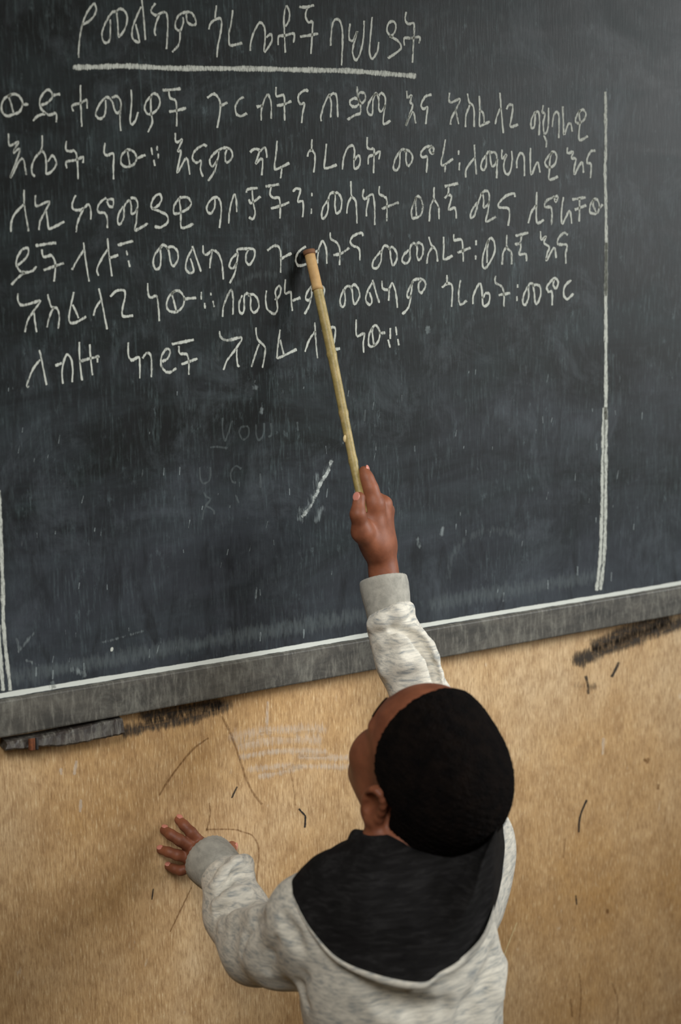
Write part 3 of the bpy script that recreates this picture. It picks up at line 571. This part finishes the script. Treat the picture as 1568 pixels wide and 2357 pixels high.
# ------------------------------------------------------------------ dark wooden block under the rail
cx = at(150, 1690, 0.02)
blk = empty('wooden_block', cx)
tag(blk, 'dark weathered wooden block fixed under the left end of the blackboard rail', 'block of wood')
top = [(16, 1709), (90, 1697), (170, 1680), (230, 1666), (283, 1655)]; bot = [(14, 1729), (90, 1722), (170, 1716), (230, 1703), (287, 1691)]
loops = []
for (a, b) in zip(top, bot):
    ft = at(*a, 0.024); fb = at(*b, 0.027)
    ft[2] = min(ft[2], zb - 0.0006); fb[2] = min(fb[2], ft[2] - 0.010)
    m_ = 0.003
    loops.append([ft + (0, 0.0, -m_), ft + (0, m_, 0), np.array([ft[0], -0.0005, ft[2]]), np.array([fb[0], -0.0005, fb[2]]), fb + (0, m_, 0), fb + (0, 0, m_)])
L2 = []
for i in range(len(loops) - 1):
    for t in np.linspace(0, 1, 8, endpoint=False):
        l = np.array(loops[i]) * (1 - t) + np.array(loops[i + 1]) * t
        l[[0, 5], 1] += RNG.uniform(-0.0012, 0.0012, 2); l[[4, 5], 2] += RNG.uniform(-0.0008, 0.0008); L2.append(l)
L2.append(np.array(loops[-1]))
vs, fs = loft(L2); fs += [tuple(range(6))[::-1], tuple(len(vs) - 6 + k for k in range(6))]
mesh_obj('block', vs, fs, mat_rail('dark_weathered_wood', lin(34, 29, 26), lin(60, 50, 43)), blk, smooth=False)
M_rust = mat_plain('rusty_wire', lin(120, 68, 40), 0.8, 0.2, 160, lin(64, 42, 30)); M_wire = mat_plain('black_wire', lin(30, 27, 26), 0.6, 0.4)
def band(name, x, w, mat):
    t = np.interp(x, [p[0] for p in top], [p[1] for p in top]); b_ = np.interp(x, [p[0] for p in bot], [p[1] for p in bot])
    a0 = at(x, t, 0.0265); a0[2] = min(a0[2], zb - 0.001); a1 = at(x + 1, b_ + 3, 0.0295)
    vs, fs = tube(spline([a0, (a0 + a1) / 2 + (0, -0.0005, 0), a1], 5), w, 8); mesh_obj(name, vs, fs, mat, blk)
band('rusty_strap', 70, 0.0032, M_rust); band('rusty_strap', 76, 0.0026, M_rust); band('wire', 84, 0.0022, M_wire)
# ------------------------------------------------------------------ the pointing stick
M_cane = None
def mat_cane():
    m, nt, b = new_mat('dry_cane')
    n = noise(nt, coords(nt, (1, 1, 1)), 70, 4, 0.7); n2 = noise(nt, coords(nt), 400, 3, 0.6)
    c = ramp(nt, n, [(0.3, lin(128, 112, 62)), (0.55, lin(158, 138, 84)), (0.75, lin(178, 152, 104))])
    c = mix(nt, ramp(nt, n2, [(0.5, 0.0), (0.8, 0.5)]), c, lin(104, 92, 48))
    nt.links.new(c, b.inputs['Base Color']); b.inputs['Roughness'].default_value = 0.5; bump(nt, b, n2, 0.3, 0.0008)
    return m
M_cane = mat_cane(); M_tan = mat_plain('peeled_cane', lin(196, 160, 108), 0.6, 0.3, 50, lin(168, 128, 80))
T0 = at(711, 577, 0.020); T1 = at(829, 1130, 0.132)
sdir = (T1 - T0) / np.linalg.norm(T1 - T0); T2 = T1 + sdir * 0.030
stick = empty('pointing_stick', T1)
tag(stick, 'long thin cane stick held in the raised hand, its tan tip on the chalk writing', 'stick')
Ls = np.linalg.norm(T2 - T0)
def stick_piece(name, s0, s1, mat, extra=0.0, nodes=()):
    n = max(4, int((s1 - s0) / 0.004)); ss = np.linspace(s0, s1, n); P = []; R = []
    for s in ss:
        r = 0.0070 - 0.0014 * (s / Ls) + extra
        for nd in nodes: r += 0.0011 * math.exp(-((s - nd) / 0.003) ** 2)
        P.append(T0 + sdir * s + np.array([0.0012 * math.sin(s * 14), 0, 0.001 * math.sin(s * 9)])); R.append(r)
    vs, fs = tube(P, R, 16); return mesh_obj(name, vs, fs, mat, stick)
Lt = np.linalg.norm(at(735, 668, 0.038) - T0)
stick_piece('shaft', Lt - 0.002, Ls, M_cane, 0.0, (0.150, 0.232, 0.298))
stick_piece('tip', 0.004, Lt, M_tan, 0.0004, (Lt,))['label'] = 'peeled tan tip'
stick_piece('tip_ring', 0.0, 0.006, mat_plain('scorched_cane', lin(120, 84, 60), 0.7, 0.2), 0.0016)['label'] = 'brown ring at the tip'
pc = T0 + sdir * (np.linalg.norm(at(800, 1010, 0.107) - T0))
side = c2w((-0.8, 0.1, -0.6)); f_ = Field().ell(pc + side * 0.0058, (0.0035, 0.0022, 0.0055), k=0.002)
vs, fs = f_.mesh(0.0008); mesh_obj('bark_flake', vs, fs, mat_plain('pale_pith', lin(214, 190, 142), 0.7, 0.2), stick)['label'] = 'pale flake of bark'

# ------------------------------------------------------------------ the boy: joints
def nrm(v): v = np.asarray(v, float); return v / np.linalg.norm(v)
HS = 1.025
HC = CAM + c2w(((1006 - W_ / 2) / FPX, (1759 - H_ / 2) / FPX, 1.0)) * 1.66      # middle of the skull
hF = nrm(c2w((-0.469, -0.704, 0.533))); hU = c2w((0.280, -0.692, -0.666)); hU = nrm(hU - hF * (hU @ hF)); hL = np.cross(hF, -hU)
HM = np.stack([hL, hF, hU])                       # rows: boy's left, forward, up
def hp(l, f, u): return HC + HS * (hL * l + hF * f + hU * u)
NB = at(975, 2000, 0.385)                        # base of the neck
SL, SR = at(716, 2116, 0.375), at(1072, 2036, 0.33)
EL, WL = at(594, 2176, 0.245), at(480, 1980, 0.070)
ER, WR = at(985, 1650, 0.215), at(884, 1325, 0.136)
CH = at(915, 2190, 0.415); BE = at(938, 2390, 0.425)
HIP = BE + np.array([0.0, 0.0, -0.17])
kneeL, kneeR = HIP + np.array([-0.065, 0.01, -0.27]), HIP + np.array([0.065, 0.0, -0.27])
footL, footR = np.array([kneeL[0] - 0.005, kneeL[1] - 0.01, 0.07]), np.array([kneeR[0] + 0.005, kneeR[1] - 0.02, 0.07])

M_skin, M_hair = mat_skin(), mat_hair()
person = empty('person', (HIP[0], HIP[1], 0.0))
tag(person, 'child in a grey hoodie seen from behind, pointing a stick at the blackboard', 'person')

B = Field()
# head
B.ell(hp(0, -0.006, 0.0), (0.072, 0.090, 0.076), HM, 0.02)
B.ell(hp(0, 0.030, 0.012), (0.064, 0.060, 0.062), HM, 0.02)
B.ell(hp(0, 0.030, -0.050), (0.056, 0.056, 0.062), HM, 0.025)
B.cap(hp(-0.022, 0.066, -0.092), hp(0.022, 0.066, -0.092), 0.018, k=0.03)
for s_ in (-1, 1):
    B.ell(hp(s_ * 0.042, 0.056, -0.044), (0.025, 0.026, 0.028), HM, 0.025)
    B.cap(hp(s_ * 0.050, 0.010, -0.070), hp(s_ * 0.030, 0.060, -0.092), 0.018, 0.014, 0.03)
    B.cap(hp(s_ * 0.014, 0.083, 0.008), hp(s_ * 0.048, 0.066, 0.006), 0.009, 0.007, 0.012)
B.cap(hp(0, 0.088, -0.006), hp(0, 0.102, -0.036), 0.008, 0.0105, 0.012)
for s_ in (-1, 1):
    B.ell(hp(s_ * 0.012, 0.094, -0.040), (0.008, 0.010, 0.007), HM, 0.008)
    B.ell(hp(s_ * 0.032, 0.090, -0.010), (0.016, 0.013, 0.011), HM, 0.012, 's')
B.cap(hp(-0.020, 0.086, -0.064), hp(0.020, 0.086, -0.064), 0.0075, k=0.008)
B.cap(hp(-0.016, 0.086, -0.075), hp(0.016, 0.086, -0.075), 0.0080, k=0.008)
B.cap(hp(-0.022, 0.095, -0.0695), hp(0.022, 0.095, -0.0695), 0.0015, k=0.004, op='s')
for s_ in (-1, 1):                                # ears
    eM = np.stack([nrm(hL * s_ * 0.96 - hF * 0.28), nrm(hF * 0.96 + hL * s_ * 0.28), hU])
    ec = hp(s_ * 0.0765, -0.005, -0.034)
    B.ell(ec, (0.0070, 0.0170, 0.0280), eM, 0.004)
    B.ell(ec - hU * 0.021 + hF * 0.003, (0.006, 0.009, 0.010), eM, 0.006)
    B.ell(ec + eM[0] * 0.008 + hF * 0.002 + hU * 0.002, (0.0075, 0.0105, 0.0185), eM, 0.003, 's')
    hx = [ec + eM[0] * 0.005 + eM[1] * (0.0145 * math.cos(a_)) + hU * (0.0245 * math.sin(a_)) for a_ in np.linspace(0.5, 4.4, 10)]
    B.chain(hx, [0.0032] * 10, 0.003)
    B.cap(ec + eM[0] * 0.004 + hF * 0.012 - hU * 0.004, ec + eM[0] * 0.004 + hF * 0.012 - hU * 0.010, 0.0035, k=0.004)
B.p = [(p[0], p[1], p[2], p[3] * HS, (p[4] * HS if p[4] is not None else None), p[5], p[6], p[7], p[8] * HS) for p in B.p]
# neck and trunk (under the clothes)
B.cap(hp(0, -0.012, -0.055), NB, 0.047, 0.048, 0.03)
B.cap(NB, CH, 0.050, 0.075, 0.04)
B.ell(CH, (0.115, 0.076, 0.15), None, 0.04); B.ell(BE, (0.105, 0.075, 0.14), None, 0.04); B.ell(HIP, (0.110, 0.080, 0.10), None, 0.04)
for a in (SL, SR): B.cap(NB + (0, 0, -0.02), a, 0.035, 0.036, 0.03)
B.chain([SL, EL, WL], [0.036, 0.028, 0.021], 0.02)
B.chain([SR, ER, WR], [0.036, 0.028, 0.0145], 0.02)
for k_, ft in ((kneeL, footL), (kneeR, footR)):
    hj = np.array([k_[0], HIP[1], HIP[2] - 0.02])
    B.chain([hj, k_, ft], [0.062, 0.043, 0.030], 0.03)
    B.cap(ft, ft + np.array([0, 0.10, -0.035]), 0.030, 0.022, 0.03)
# right hand: index along the stick, thumb closing on it, the rest curled round it
mI, mM, mR, mP = at(862, 1160, 0.141), at(883, 1161, 0.126), at(889, 1176, 0.110), at(888, 1194, 0.095)
B.chain([WR, at(866, 1250, 0.137), mI], [0.0145, 0.0175, 0.0125], 0.012)
B.chain([WR, at(876, 1240, 0.128), mM], [0.0140, 0.0155, 0.0120], 0.014)
B.chain([WR, at(880, 1250, 0.118), mR], [0.0130, 0.0145, 0.0115], 0.014)
B.chain([WR, at(882, 1262, 0.112), mP], [0.0120, 0.0140, 0.0108], 0.014)
B.cap(at(846, 1215, 0.135), at(866, 1258, 0.134), 0.0185, 0.0165, 0.015)
B.chain([mI, at(853, 1124, 0.138), at(844, 1100, 0.133), at(838, 1083, 0.1285)], [0.0122, 0.0088, 0.0074, 0.0062], 0.010)
B.chain([at(866, 1268, 0.140), at(834, 1224, 0.152), at(824, 1184, 0.157), at(827, 1146, 0.150)], [0.0140, 0.0135, 0.0092, 0.0082], 0.008)
B.chain([mM, at(856, 1138, 0.116), at(836, 1152, 0.126), at(842, 1186, 0.139)], [0.0112, 0.0088, 0.0080, 0.0070], 0.004)
B.chain([mR, at(864, 1152, 0.096), at(842, 1176, 0.096), at(846, 1206, 0.105)], [0.0108, 0.0085, 0.0078, 0.0068], 0.004)
B.chain([mP, at(868, 1178, 0.083), at(850, 1198, 0.084), at(852, 1222, 0.094)], [0.0098, 0.0076, 0.0070, 0.0062], 0.004)
# left hand: flat on the wall, fingers spread
PL = at(462, 1966, 0.040)
fing = [((462, 1940, .034), (440, 1916, .030), (424, 1900, .021), (412, 1887, .0085), .0080),
        ((446, 1956, .034), (414, 1934, .032), (393, 1921, .023), (379, 1911, .0085), .0083),
        ((436, 1976, .032), (408, 1968, .030), (388, 1961, .021), (371, 1956, .0085), .0078),
        ((436, 1998, .028), (416, 2004, .025), (402, 2000, .018), (388, 1994, .0080), .0071)]
for a, b_, c_, d_, r in fing:
    B.chain([WL, at(*a)], [0.017, r * 1.02], 0.008)
    B.chain([at(*a), at(*b_), at(*c_), at(*d_)], [r * 0.98, r * 0.95, r * 0.88, r * 0.80], 0.003)
B.chain([WL, at(512, 1972, .040), at(526, 1960, .022), at(534, 1948, .0085)], [0.016, 0.012, 0.0095, 0.0075], 0.008)
vs, fs = B.mesh(0.0017)
body = mesh_obj('body', vs, fs, M_skin, person)

# fingernails, eyes
M_nail = mat_plain('fingernail', lin(196, 128, 112), 0.35, 0.5)
def nail(tip, prev, out, r, name='fingernail'):
    ax = nrm(tip - prev); out = nrm(out - ax * (out @ ax)); M_ = np.stack([np.cross(ax, out), ax, out])
    c = B.project(tip + out * r * 0.7 - ax * r * 0.05, -0.0006)
    vs, fs = Field().ell(c, (r * 0.68, r * 0.80, 0.0012), M_, 0.001).mesh(0.0006); mesh_obj(name, vs, fs, M_nail, person)
tocam = -FWD
for a, b_, c_, d_, r in fing: nail(at(*d_), at(*c_), np.array([0.15, -0.9, 0.35]), r * 0.80)
nail(at(534, 1948, .0085), at(526, 1960, .022), np.array([0.3, -0.9, 0.1]), 0.0075)
nail(at(838, 1082, .1275), at(843, 1100, .132), c2w((0.9, 0.0, -0.5)), 0.0064)
nail(at(827, 1146, .150), at(824, 1184, .157), c2w((-0.5, -0.1, -0.8)), 0.0082)
M_eye = mat_plain('eye_white', lin(225, 218, 208), 0.2, 0.5); M_iris = mat_plain('dark_iris', lin(30, 18, 12), 0.15, 0.6)
for s_ in (-1, 1):
    vs, fs = Field().ell(hp(s_ * 0.031, 0.0745, -0.011), (0.0115, 0.0115, 0.0095), HM, 0.001).mesh(0.0012); e_ = mesh_obj('eye', vs, fs, M_eye, person)
    vs, fs = Field().ell(hp(s_ * 0.031, 0.0845, -0.010), (0.0052, 0.0022, 0.0052), HM, 0.001).mesh(0.0007); mesh_obj('iris', vs, fs, M_iris, e_)
    P = spline([hp(s_ * 0.018, 0.090, 0.012), hp(s_ * 0.034, 0.084, 0.016), hp(s_ * 0.048, 0.072, 0.012)], 5)
    vs, fs = tube([B.project(p, 0.0004) for p in P], [0.0014] * len(P), 6); mesh_obj('eyebrow', vs, fs, M_hair, person)
    P = spline([hp(s_ * 0.019, 0.084, -0.008), hp(s_ * 0.031, 0.0865, -0.003), hp(s_ * 0.044, 0.078, -0.008)], 5)
    vs, fs = tube(P, [0.0011] * len(P), 6); mesh_obj('eyelashes', vs, fs, M_hair, person)

# hair: a close-cropped cap over the skull, cut by the hairline
class Hair(Field):
    def ev(s, X, prune=None):
        q = (X - HC) @ HM.T / HS; l, f, u = q[:, 0], q[:, 1], q[:, 2]
        a = np.stack([l / 0.0785, (f + 0.007) / 0.0965, (u + 0.001) / 0.0825], 1)
        k0 = np.linalg.norm(a, axis=1); d = (k0 - 1) * 0.082
        b2 = np.stack([l / 0.070, (f - 0.026) / 0.0665, (u - 0.012) / 0.0685], 1); d2 = (np.linalg.norm(b2, axis=1) - 1) * 0.068
        h = np.maximum(0.015 - np.abs(d - d2), 0) / 0.015; d = np.minimum(d, d2) - h * h * 0.015 / 4
        d3 = np.linalg.norm(np.stack([l / 0.060, (f + 0.030) / 0.062, (u + 0.060) / 0.055], 1), axis=1); d3 = (d3 - 1) * 0.058
        h = np.maximum(0.03 - np.abs(d - d3), 0) / 0.03; d = np.minimum(d, d3) - h * h * 0.03 / 4
        # hairline: forehead, temple, in front of and behind the ear, nape
        al = np.abs(l)
        front = f - np.interp(u, [-0.12, -0.06, -0.014, -0.004, 0.02, 0.045, 0.075], [-0.034, -0.028, -0.024, 0.020, 0.036, 0.046, 0.054])
        front = front * 0.8
        nape = (-0.118 - 0.22 * np.maximum(0, f + 0.02)) - u
        m = np.maximum(front, nape)
        h = np.maximum(0.008 - np.abs(d - m), 0) / 0.008; d = np.maximum(d, m) + h * h * 0.008 / 4
        n = np.zeros(len(X))
        for i, (fr, am) in enumerate(((420, .00025), (760, .00030), (1300, .00040))):
            Rm = HR[i]; p = X @ Rm.T * fr
            n += am * (np.sin(p[:, 0] + 1.7 * np.sin(p[:, 1] * 0.6)) * np.sin(p[:, 1] + 1.3 * np.sin(p[:, 2] * 0.7)) + np.sin(p[:, 2] + np.sin(p[:, 0] * 0.5)) * 0.6)
        return d + n
    def bounds(s, pad=0): return HC - 0.14, HC + 0.14
HR = [np.linalg.qr(np.random.default_rng(k).normal(size=(3, 3)))[0] for k in range(3)]
HAIR = Hair(); vs, fs = HAIR.mesh(0.0014)
mesh_obj('hair', vs, fs, M_hair, person)['label'] = 'close-cropped black hair'

# ------------------------------------------------------------------ clothes
GREY = (lin(206, 200, 187), lin(146, 149, 148), lin(234, 227, 212))
M_hood = mat_heather('grey_heather_jersey', *GREY, rot=(0.3, 0.62, 0.3), stretch=(30, 80, 230))
M_cuff = mat_heather('grey_rib_knit', lin(158, 154, 144), lin(140, 137, 128), lin(172, 167, 156), stretch=(90, 90, 90), fine=1100)
M_dark = mat_heather('charcoal_lining', lin(28, 27, 27), lin(20, 19, 19), lin(42, 41, 41), rot=(0.0, -0.35, 0.2), stretch=(30, 60, 210), sheen=0.0)
Hd = Field()
Hd.ell(CH, (0.124, 0.092, 0.150), None, 0.05)
Hd.ell(BE + (0.004, 0, 0), (0.112, 0.092, 0.16), None, 0.06)
Hd.ell(HIP + (0, 0, 0.02), (0.126, 0.096, 0.085), None, 0.05)
Hd.cap(at(930, 2060, 0.41), SL, 0.046, 0.047, 0.05)
Hd.cap(at(930, 2060, 0.41), SR, 0.046, 0.040, 0.05)
cuffL0 = at(514, 2012, 0.108); jL = at(524, 2030, 0.126)
Hd.chain([SL, at(650, 2178, 0.31), EL, at(545, 2105, 0.175), jL], [0.049, 0.047, 0.045, 0.039, 0.034], 0.022)
cuffR0 = at(897, 1418, 0.158); jR = at(902, 1440, 0.163)
Hd.chain([SR, at(1040, 1800, 0.27), ER, at(935, 1520, 0.184), jR], [0.046, 0.044, 0.041, 0.036, 0.034], 0.025)
# soft folds: raised ridges and sunken creases laid on the cloth where they show
def fold(pts, r, k, lift, op='u'):
    P = []
    for p in pts:
        h_ = Hd0.hit(*p)
        if h_ is not None: P.append(h_ + Hd0.normal(h_) * lift)
    for i in range(len(P) - 1):
        t0 = math.sin(math.pi * (i + 0.3) / (len(P) - 0.4)); t1 = math.sin(math.pi * (i + 1.3) / (len(P) + 0.6))
        Hd.cap(P[i], P[i + 1], r * (0.55 + 0.45 * t0), r * (0.55 + 0.45 * t1), k, op)
Hd0 = Field(); Hd0.p = list(Hd.p)
R_ = 0.010
fold([(478, 2052), (500, 2040), (522, 2010), (545, 1990), (565, 1985), (574, 2010)], 0.010, 0.010, -0.001)      # sleeve bunched over the left cuff
fold([(505, 2062), (520, 2042), (540, 2016), (556, 2012), (562, 2030)], 0.0052, 0.007, 0.001, 's')
fold([(498, 2082), (530, 2064), (566, 2052)], 0.007, 0.014, -0.001)
fold([(502, 2102), (535, 2092), (572, 2078)], 0.0052, 0.009, 0.001, 's')
fold([(512, 2128), (545, 2112), (585, 2100)], 0.006, 0.018, -0.0015)
fold([(552, 2190), (562, 2155), (582, 2128), (606, 2115)], 0.0062, 0.010, 0.001, 's')
fold([(618, 2235), (622, 2200), (634, 2165)], 0.0050, 0.010, 0.001, 's')
fold([(648, 2108), (660, 2128), (676, 2150), (690, 2180)], 0.0045, 0.014, 0.001, 's')
fold([(858, 1437), (880, 1428), (915, 1412), (940, 1398), (955, 1412)], 0.011, 0.010, -0.0005)                    # bunched over the right cuff
fold([(948, 1442), (968, 1460), (986, 1486), (1000, 1516), (1010, 1550), (1016, 1585)], 0.008, 0.008, -0.002)
fold([(880, 1480), (915, 1470), (940, 1475)], 0.006, 0.014, -0.002)
fold([(885, 1545), (925, 1522), (960, 1525)], 0.006, 0.018, -0.002)
fold([(905, 1450), (930, 1453), (950, 1464), (968, 1481), (982, 1504), (993, 1530), (1002, 1558), (1009, 1590)], 0.0075, 0.004, -0.0005, 's')
fold([(1140, 2200), (1120, 2260), (1085, 2320), (1060, 2370)], 0.011, 0.015, 0.002, 's')
fold([(1158, 2220), (1140, 2290), (1115, 2370)], 0.007, 0.016, -0.001)
fold([(845, 2270), (900, 2310), (960, 2328), (1020, 2320)], 0.010, 0.016, 0.001, 's')
fold([(700, 2250), (690, 2275), (705, 2310)], 0.004, 0.014, 0.001, 's')
def cloth_disp(X):
    a = X @ CR[0].T; b_ = X @ CR[1].T
    return 0.0011 * np.sin(a[:, 0] * 95 + 2.2 * np.sin(a[:, 1] * 28)) * np.sin(a[:, 2] * 38 + 1.0) + 0.0007 * np.sin(b_[:, 0] * 150 + 2 * np.sin(b_[:, 1] * 50)) * np.sin(b_[:, 2] * 60)
CR = [np.linalg.qr(np.random.default_rng(k + 9).normal(size=(3, 3)))[0] for k in range(2)]
Hd.disp = cloth_disp
hoodie = None
vs, fs = Hd.mesh(0.0028)
hoodie = mesh_obj('hoodie', vs, fs, M_hood, person); hoodie['label'] = 'light grey marled hooded sweatshirt'
def cuff(a, b, ra, rb, flat=1.0):                 # ribbed tube with a thick open end at b
    a = np.asarray(a); b = np.asarray(b); ax = nrm(b - a); L = np.linalg.norm(b - a)
    u = nrm(np.cross(ax, (0.2, 0.3, 0.9))); w = np.cross(ax, u); n = 64; loops = []
    for t, r, io in ((-0.12, ra * 0.9, 0), (0.0, ra, 0), (0.25, ra * 1.02, 0), (0.5, (ra + rb) / 2 * 1.03, 0), (0.8, rb * 1.02, 0), (0.96, rb, 0), (1.0, rb - 0.001, 0), (1.0, rb - 0.0032, 1), (0.94, rb - 0.0042, 1), (0.5, rb - 0.0048, 1), (0.0, rb - 0.006, 1)):
        lp = []
        for k in range(n):
            an = 2 * math.pi * k / n; rr = r + (0.0005 * (1 if k % 2 else -1) if not io else 0)
            lp.append(a + ax * t * L + rr * (math.cos(an) * u + math.sin(an) * w))
        loops.append(lp)
    vs, fs = loft(loops); return mesh_obj('cuff', vs, fs, M_cuff, hoodie)
cuff(cuffL0, at(476, 1974, 0.066), 0.0325, 0.0345)
cuff(cuffR0, at(882, 1332, 0.137), 0.0300, 0.0325)
# hood lying open on the shoulders: dark lining inside, grey outside with a turned rim
def on(px, py, off): 
    h_ = Hd.hit(px, py)
    return h_ + Hd.normal(h_) * off
def nape(px, py, off, d0):                      # the lining's upper edge lies against the back of the head
    h_ = HAIR.hit(px, py); v = ray(px, py); v = v / np.linalg.norm(v)
    p0 = at(px, py, d0)
    return p0 if h_ is None else h_ - v * off
NK = spline([at(836, 1940, .37), nape(872, 1946, .002, .40), nape(908, 1950, -.002, .43), nape(950, 1957, -.012, .45), nape(1000, 1961, -.012, .46), nape(1053, 1962, -.012, .46), nape(1100, 1950, -.012, .45), nape(1130, 1925, -.012, .43), nape(1150, 1895, -.012, .41), at(1156, 1868, .385)], 12)
RIM = [(800, 1944, .345, 0), (755, 1962, .345, 0), (712, 1994, .355, 0), (670, 2030, .37, 0), (690, 2090, None, .004), (728, 2148, None, .006), (790, 2205, None, .010), (880, 2240, None, .016), (960, 2252, None, .020), (1012, 2240, None, .021), (1058, 2212, None, .022), (1106, 2166, None, .022), (1132, 2112, None, .022), (1152, 2040, .425, 0), (1162, 1960, .40, 0), (1152, 1885, .385, 0)]
def rim_pt(r):
    if r[2] is not None: return at(r[0], r[1], r[2])
    h_ = Hd.hit(r[0], r[1])
    if r[0] > 1000 and h_ is not None:
        v = ray(r[0], r[1]); return h_ - v / np.linalg.norm(v) * r[3]
    return on(r[0], r[1], r[3]) if Hd.hit(r[0], r[1]) is not None else at(r[0], r[1], .41)
def resample(P, n):
    s_ = np.concatenate([[0], np.cumsum(np.linalg.norm(np.diff(P, axis=0), axis=1))]); t = np.linspace(0, s_[-1], n)
    return np.stack([np.interp(t, s_, P[:, i]) for i in range(3)], 1)
NQ = 120
RM = resample(spline([rim_pt(r) for r in RIM], 12), NQ); NK = resample(NK, NQ)
def above(P, off):                               # keep points at least off above the cloth
    out = []
    for p in P:
        p = np.array(p)
        for _ in range(6):
            d_ = Hd.ev(p[None])[0]
            if d_ >= off: break
            p = p + Hd.normal(p) * (off - d_)
        out.append(p)
    return np.array(out)
loops = []
ss = np.linspace(0, 1, 26)
for s_ in ss:
    P = NK * (1 - s_) + RM * s_
    if 0.02 < s_ < 0.97: P = above(P, 0.007 if s_ < 0.86 else 0.0045)
    loops.append(P)
for _ in range(3):                               # relax the cloth
    for i in range(1, len(loops) - 1): loops[i] = loops[i] * 0.5 + (loops[i - 1] + loops[i + 1]) * 0.25
for i in range(len(loops)):                      # gentle drape
    s_ = ss[i]; w_ = math.sin(math.pi * min(1, s_)) 
    ph = np.linspace(0, 1, NQ)
    nn = np.array([Hd.normal(p) for p in loops[i][::12]]); nn = np.stack([np.interp(np.arange(NQ), np.arange(0, NQ, 12), nn[:, k]) for k in range(3)], 1)
    wr_ = np.clip((ph - 0.62) / 0.12, 0, 1)
    nn = nn * (1 - wr_)[:, None] + wr_[:, None] * c2w((-0.25, 0.0, -0.97))
    loops[i] = loops[i] + nn * (wr_ * (0.011 * math.exp(-((s_ - 0.70) / 0.09) ** 2) - 0.012 * math.exp(-((s_ - 0.92) / 0.035) ** 2)))[:, None] + nn * (w_ * (0.0022 * np.sin(ph * 23 + s_ * 5) + 0.0016 * np.sin(ph * 47 - s_ * 9) + 0.003 * np.sin(s_ * 9 + ph * 6)))[:, None]
vs, fs = loft(loops, closed=False)
lining = mesh_obj('hood_lining', vs, fs, M_dark, hoodie); lining['label'] = 'charcoal lining of the open hood'
# turned rim and outer face of the hood
i0 = int(np.argmin(np.linalg.norm(RM - rim_pt(RIM[10]), axis=1)))
OUT = resample(spline([at(1062, 2245, .47), at(1112, 2195, .46), at(1150, 2130, .425), at(1166, 2085, .405), at(1180, 2030, .39), at(1189, 1965, .38), at(1183, 1912, .37), at(1166, 1874, .365)], 10), NQ - i0)
shell = []
for (a, b_) in ((-0.0015, -0.001), (0.0, 0.0018), (0.004, 0.0025), (0.0075, 0.0005), (0.010, -0.006), (0.013, -0.014), (0.017, None)):
    L_ = []
    for i, p in enumerate(RM):
        n_ = Hd.normal(p); o_ = p - loops[-4][i]; o_ = nrm(o_ - n_ * (o_ @ n_)); t_ = i / (NQ - 1.0)
        wl = 0.15 + 0.85 * min(1, max(0, (t_ - 0.25) / 0.2))
        q = p + o_ * a * wl + n_ * (b_ if b_ is not None else 0) * wl
        if b_ is None: q = Hd.project(q, -0.002)
        elif a > 0.008 and Hd.ev(q[None])[0] < -0.001: q = Hd.project(q, -0.001)
        wr_ = min(1, max(0, (i - i0) / 8.0))      # on the right the hood's grey outside stands clear of the shoulder
        if wr_ > 0:
            O = OUT[i - i0]; f_ = a / 0.010
            q2 = p + (O - p) * min(f_, 1.0) + c2w((0, 0, -1)) * 0.003 * math.sin(math.pi * min(max(f_, 0), 1)) + c2w((-0.3, 0, 1)) * max(0, a - 0.010) * 5
            q = q * (1 - wr_) + q2 * wr_
        L_.append(q)
    shell.append(np.array(L_))
vs, fs = loft(shell, closed=False)
mesh_obj('hood', vs, fs, M_hood, hoodie)
vs, fs = tube(NK[2:44:2], [0.0014] * len(NK[2:44:2]), 6)
mesh_obj('neckline_seam', vs, fs, mat_plain('grey_seam_tape', lin(92, 86, 78), 0.9, 0.1), hoodie)
# trousers and shoes (below the frame)
Tr = Field(); Tr.ell(HIP + (0, 0, -0.03), (0.118, 0.088, 0.10), None, 0.03)
for k_, ft in ((kneeL, footL), (kneeR, footR)):
    Tr.chain([np.array([k_[0], HIP[1], HIP[2] - 0.03]), k_, ft + (0, 0, 0.02)], [0.072, 0.056, 0.050], 0.03)
vs, fs = Tr.mesh(0.004); mesh_obj('trousers', vs, fs, mat_plain('dark_blue_cotton', lin(44, 48, 60), 0.9, 0.1, 60, lin(56, 60, 72)), person)
M_shoe = mat_plain('brown_leather', lin(66, 46, 34), 0.55, 0.4, 40, lin(84, 60, 44))
for ft in (footL, footR):
    f_ = Field(); a = np.array([ft[0], ft[1] - 0.01, 0.034])
    f_.cap(a, a + (0, 0.12, -0.002), 0.036, 0.032, 0.02).cap(ft + (0, 0, -0.01), a, 0.040, 0.036, 0.03)
    f_.cap(a + (0, 0, -0.018), a + (0, 0.125, -0.018), 0.016, 0.016, 0.02)
    vs, fs = f_.mesh(0.003); vs[:, 2] = np.maximum(vs[:, 2], 0.0005); mesh_obj('shoe', vs, fs, M_shoe, person)
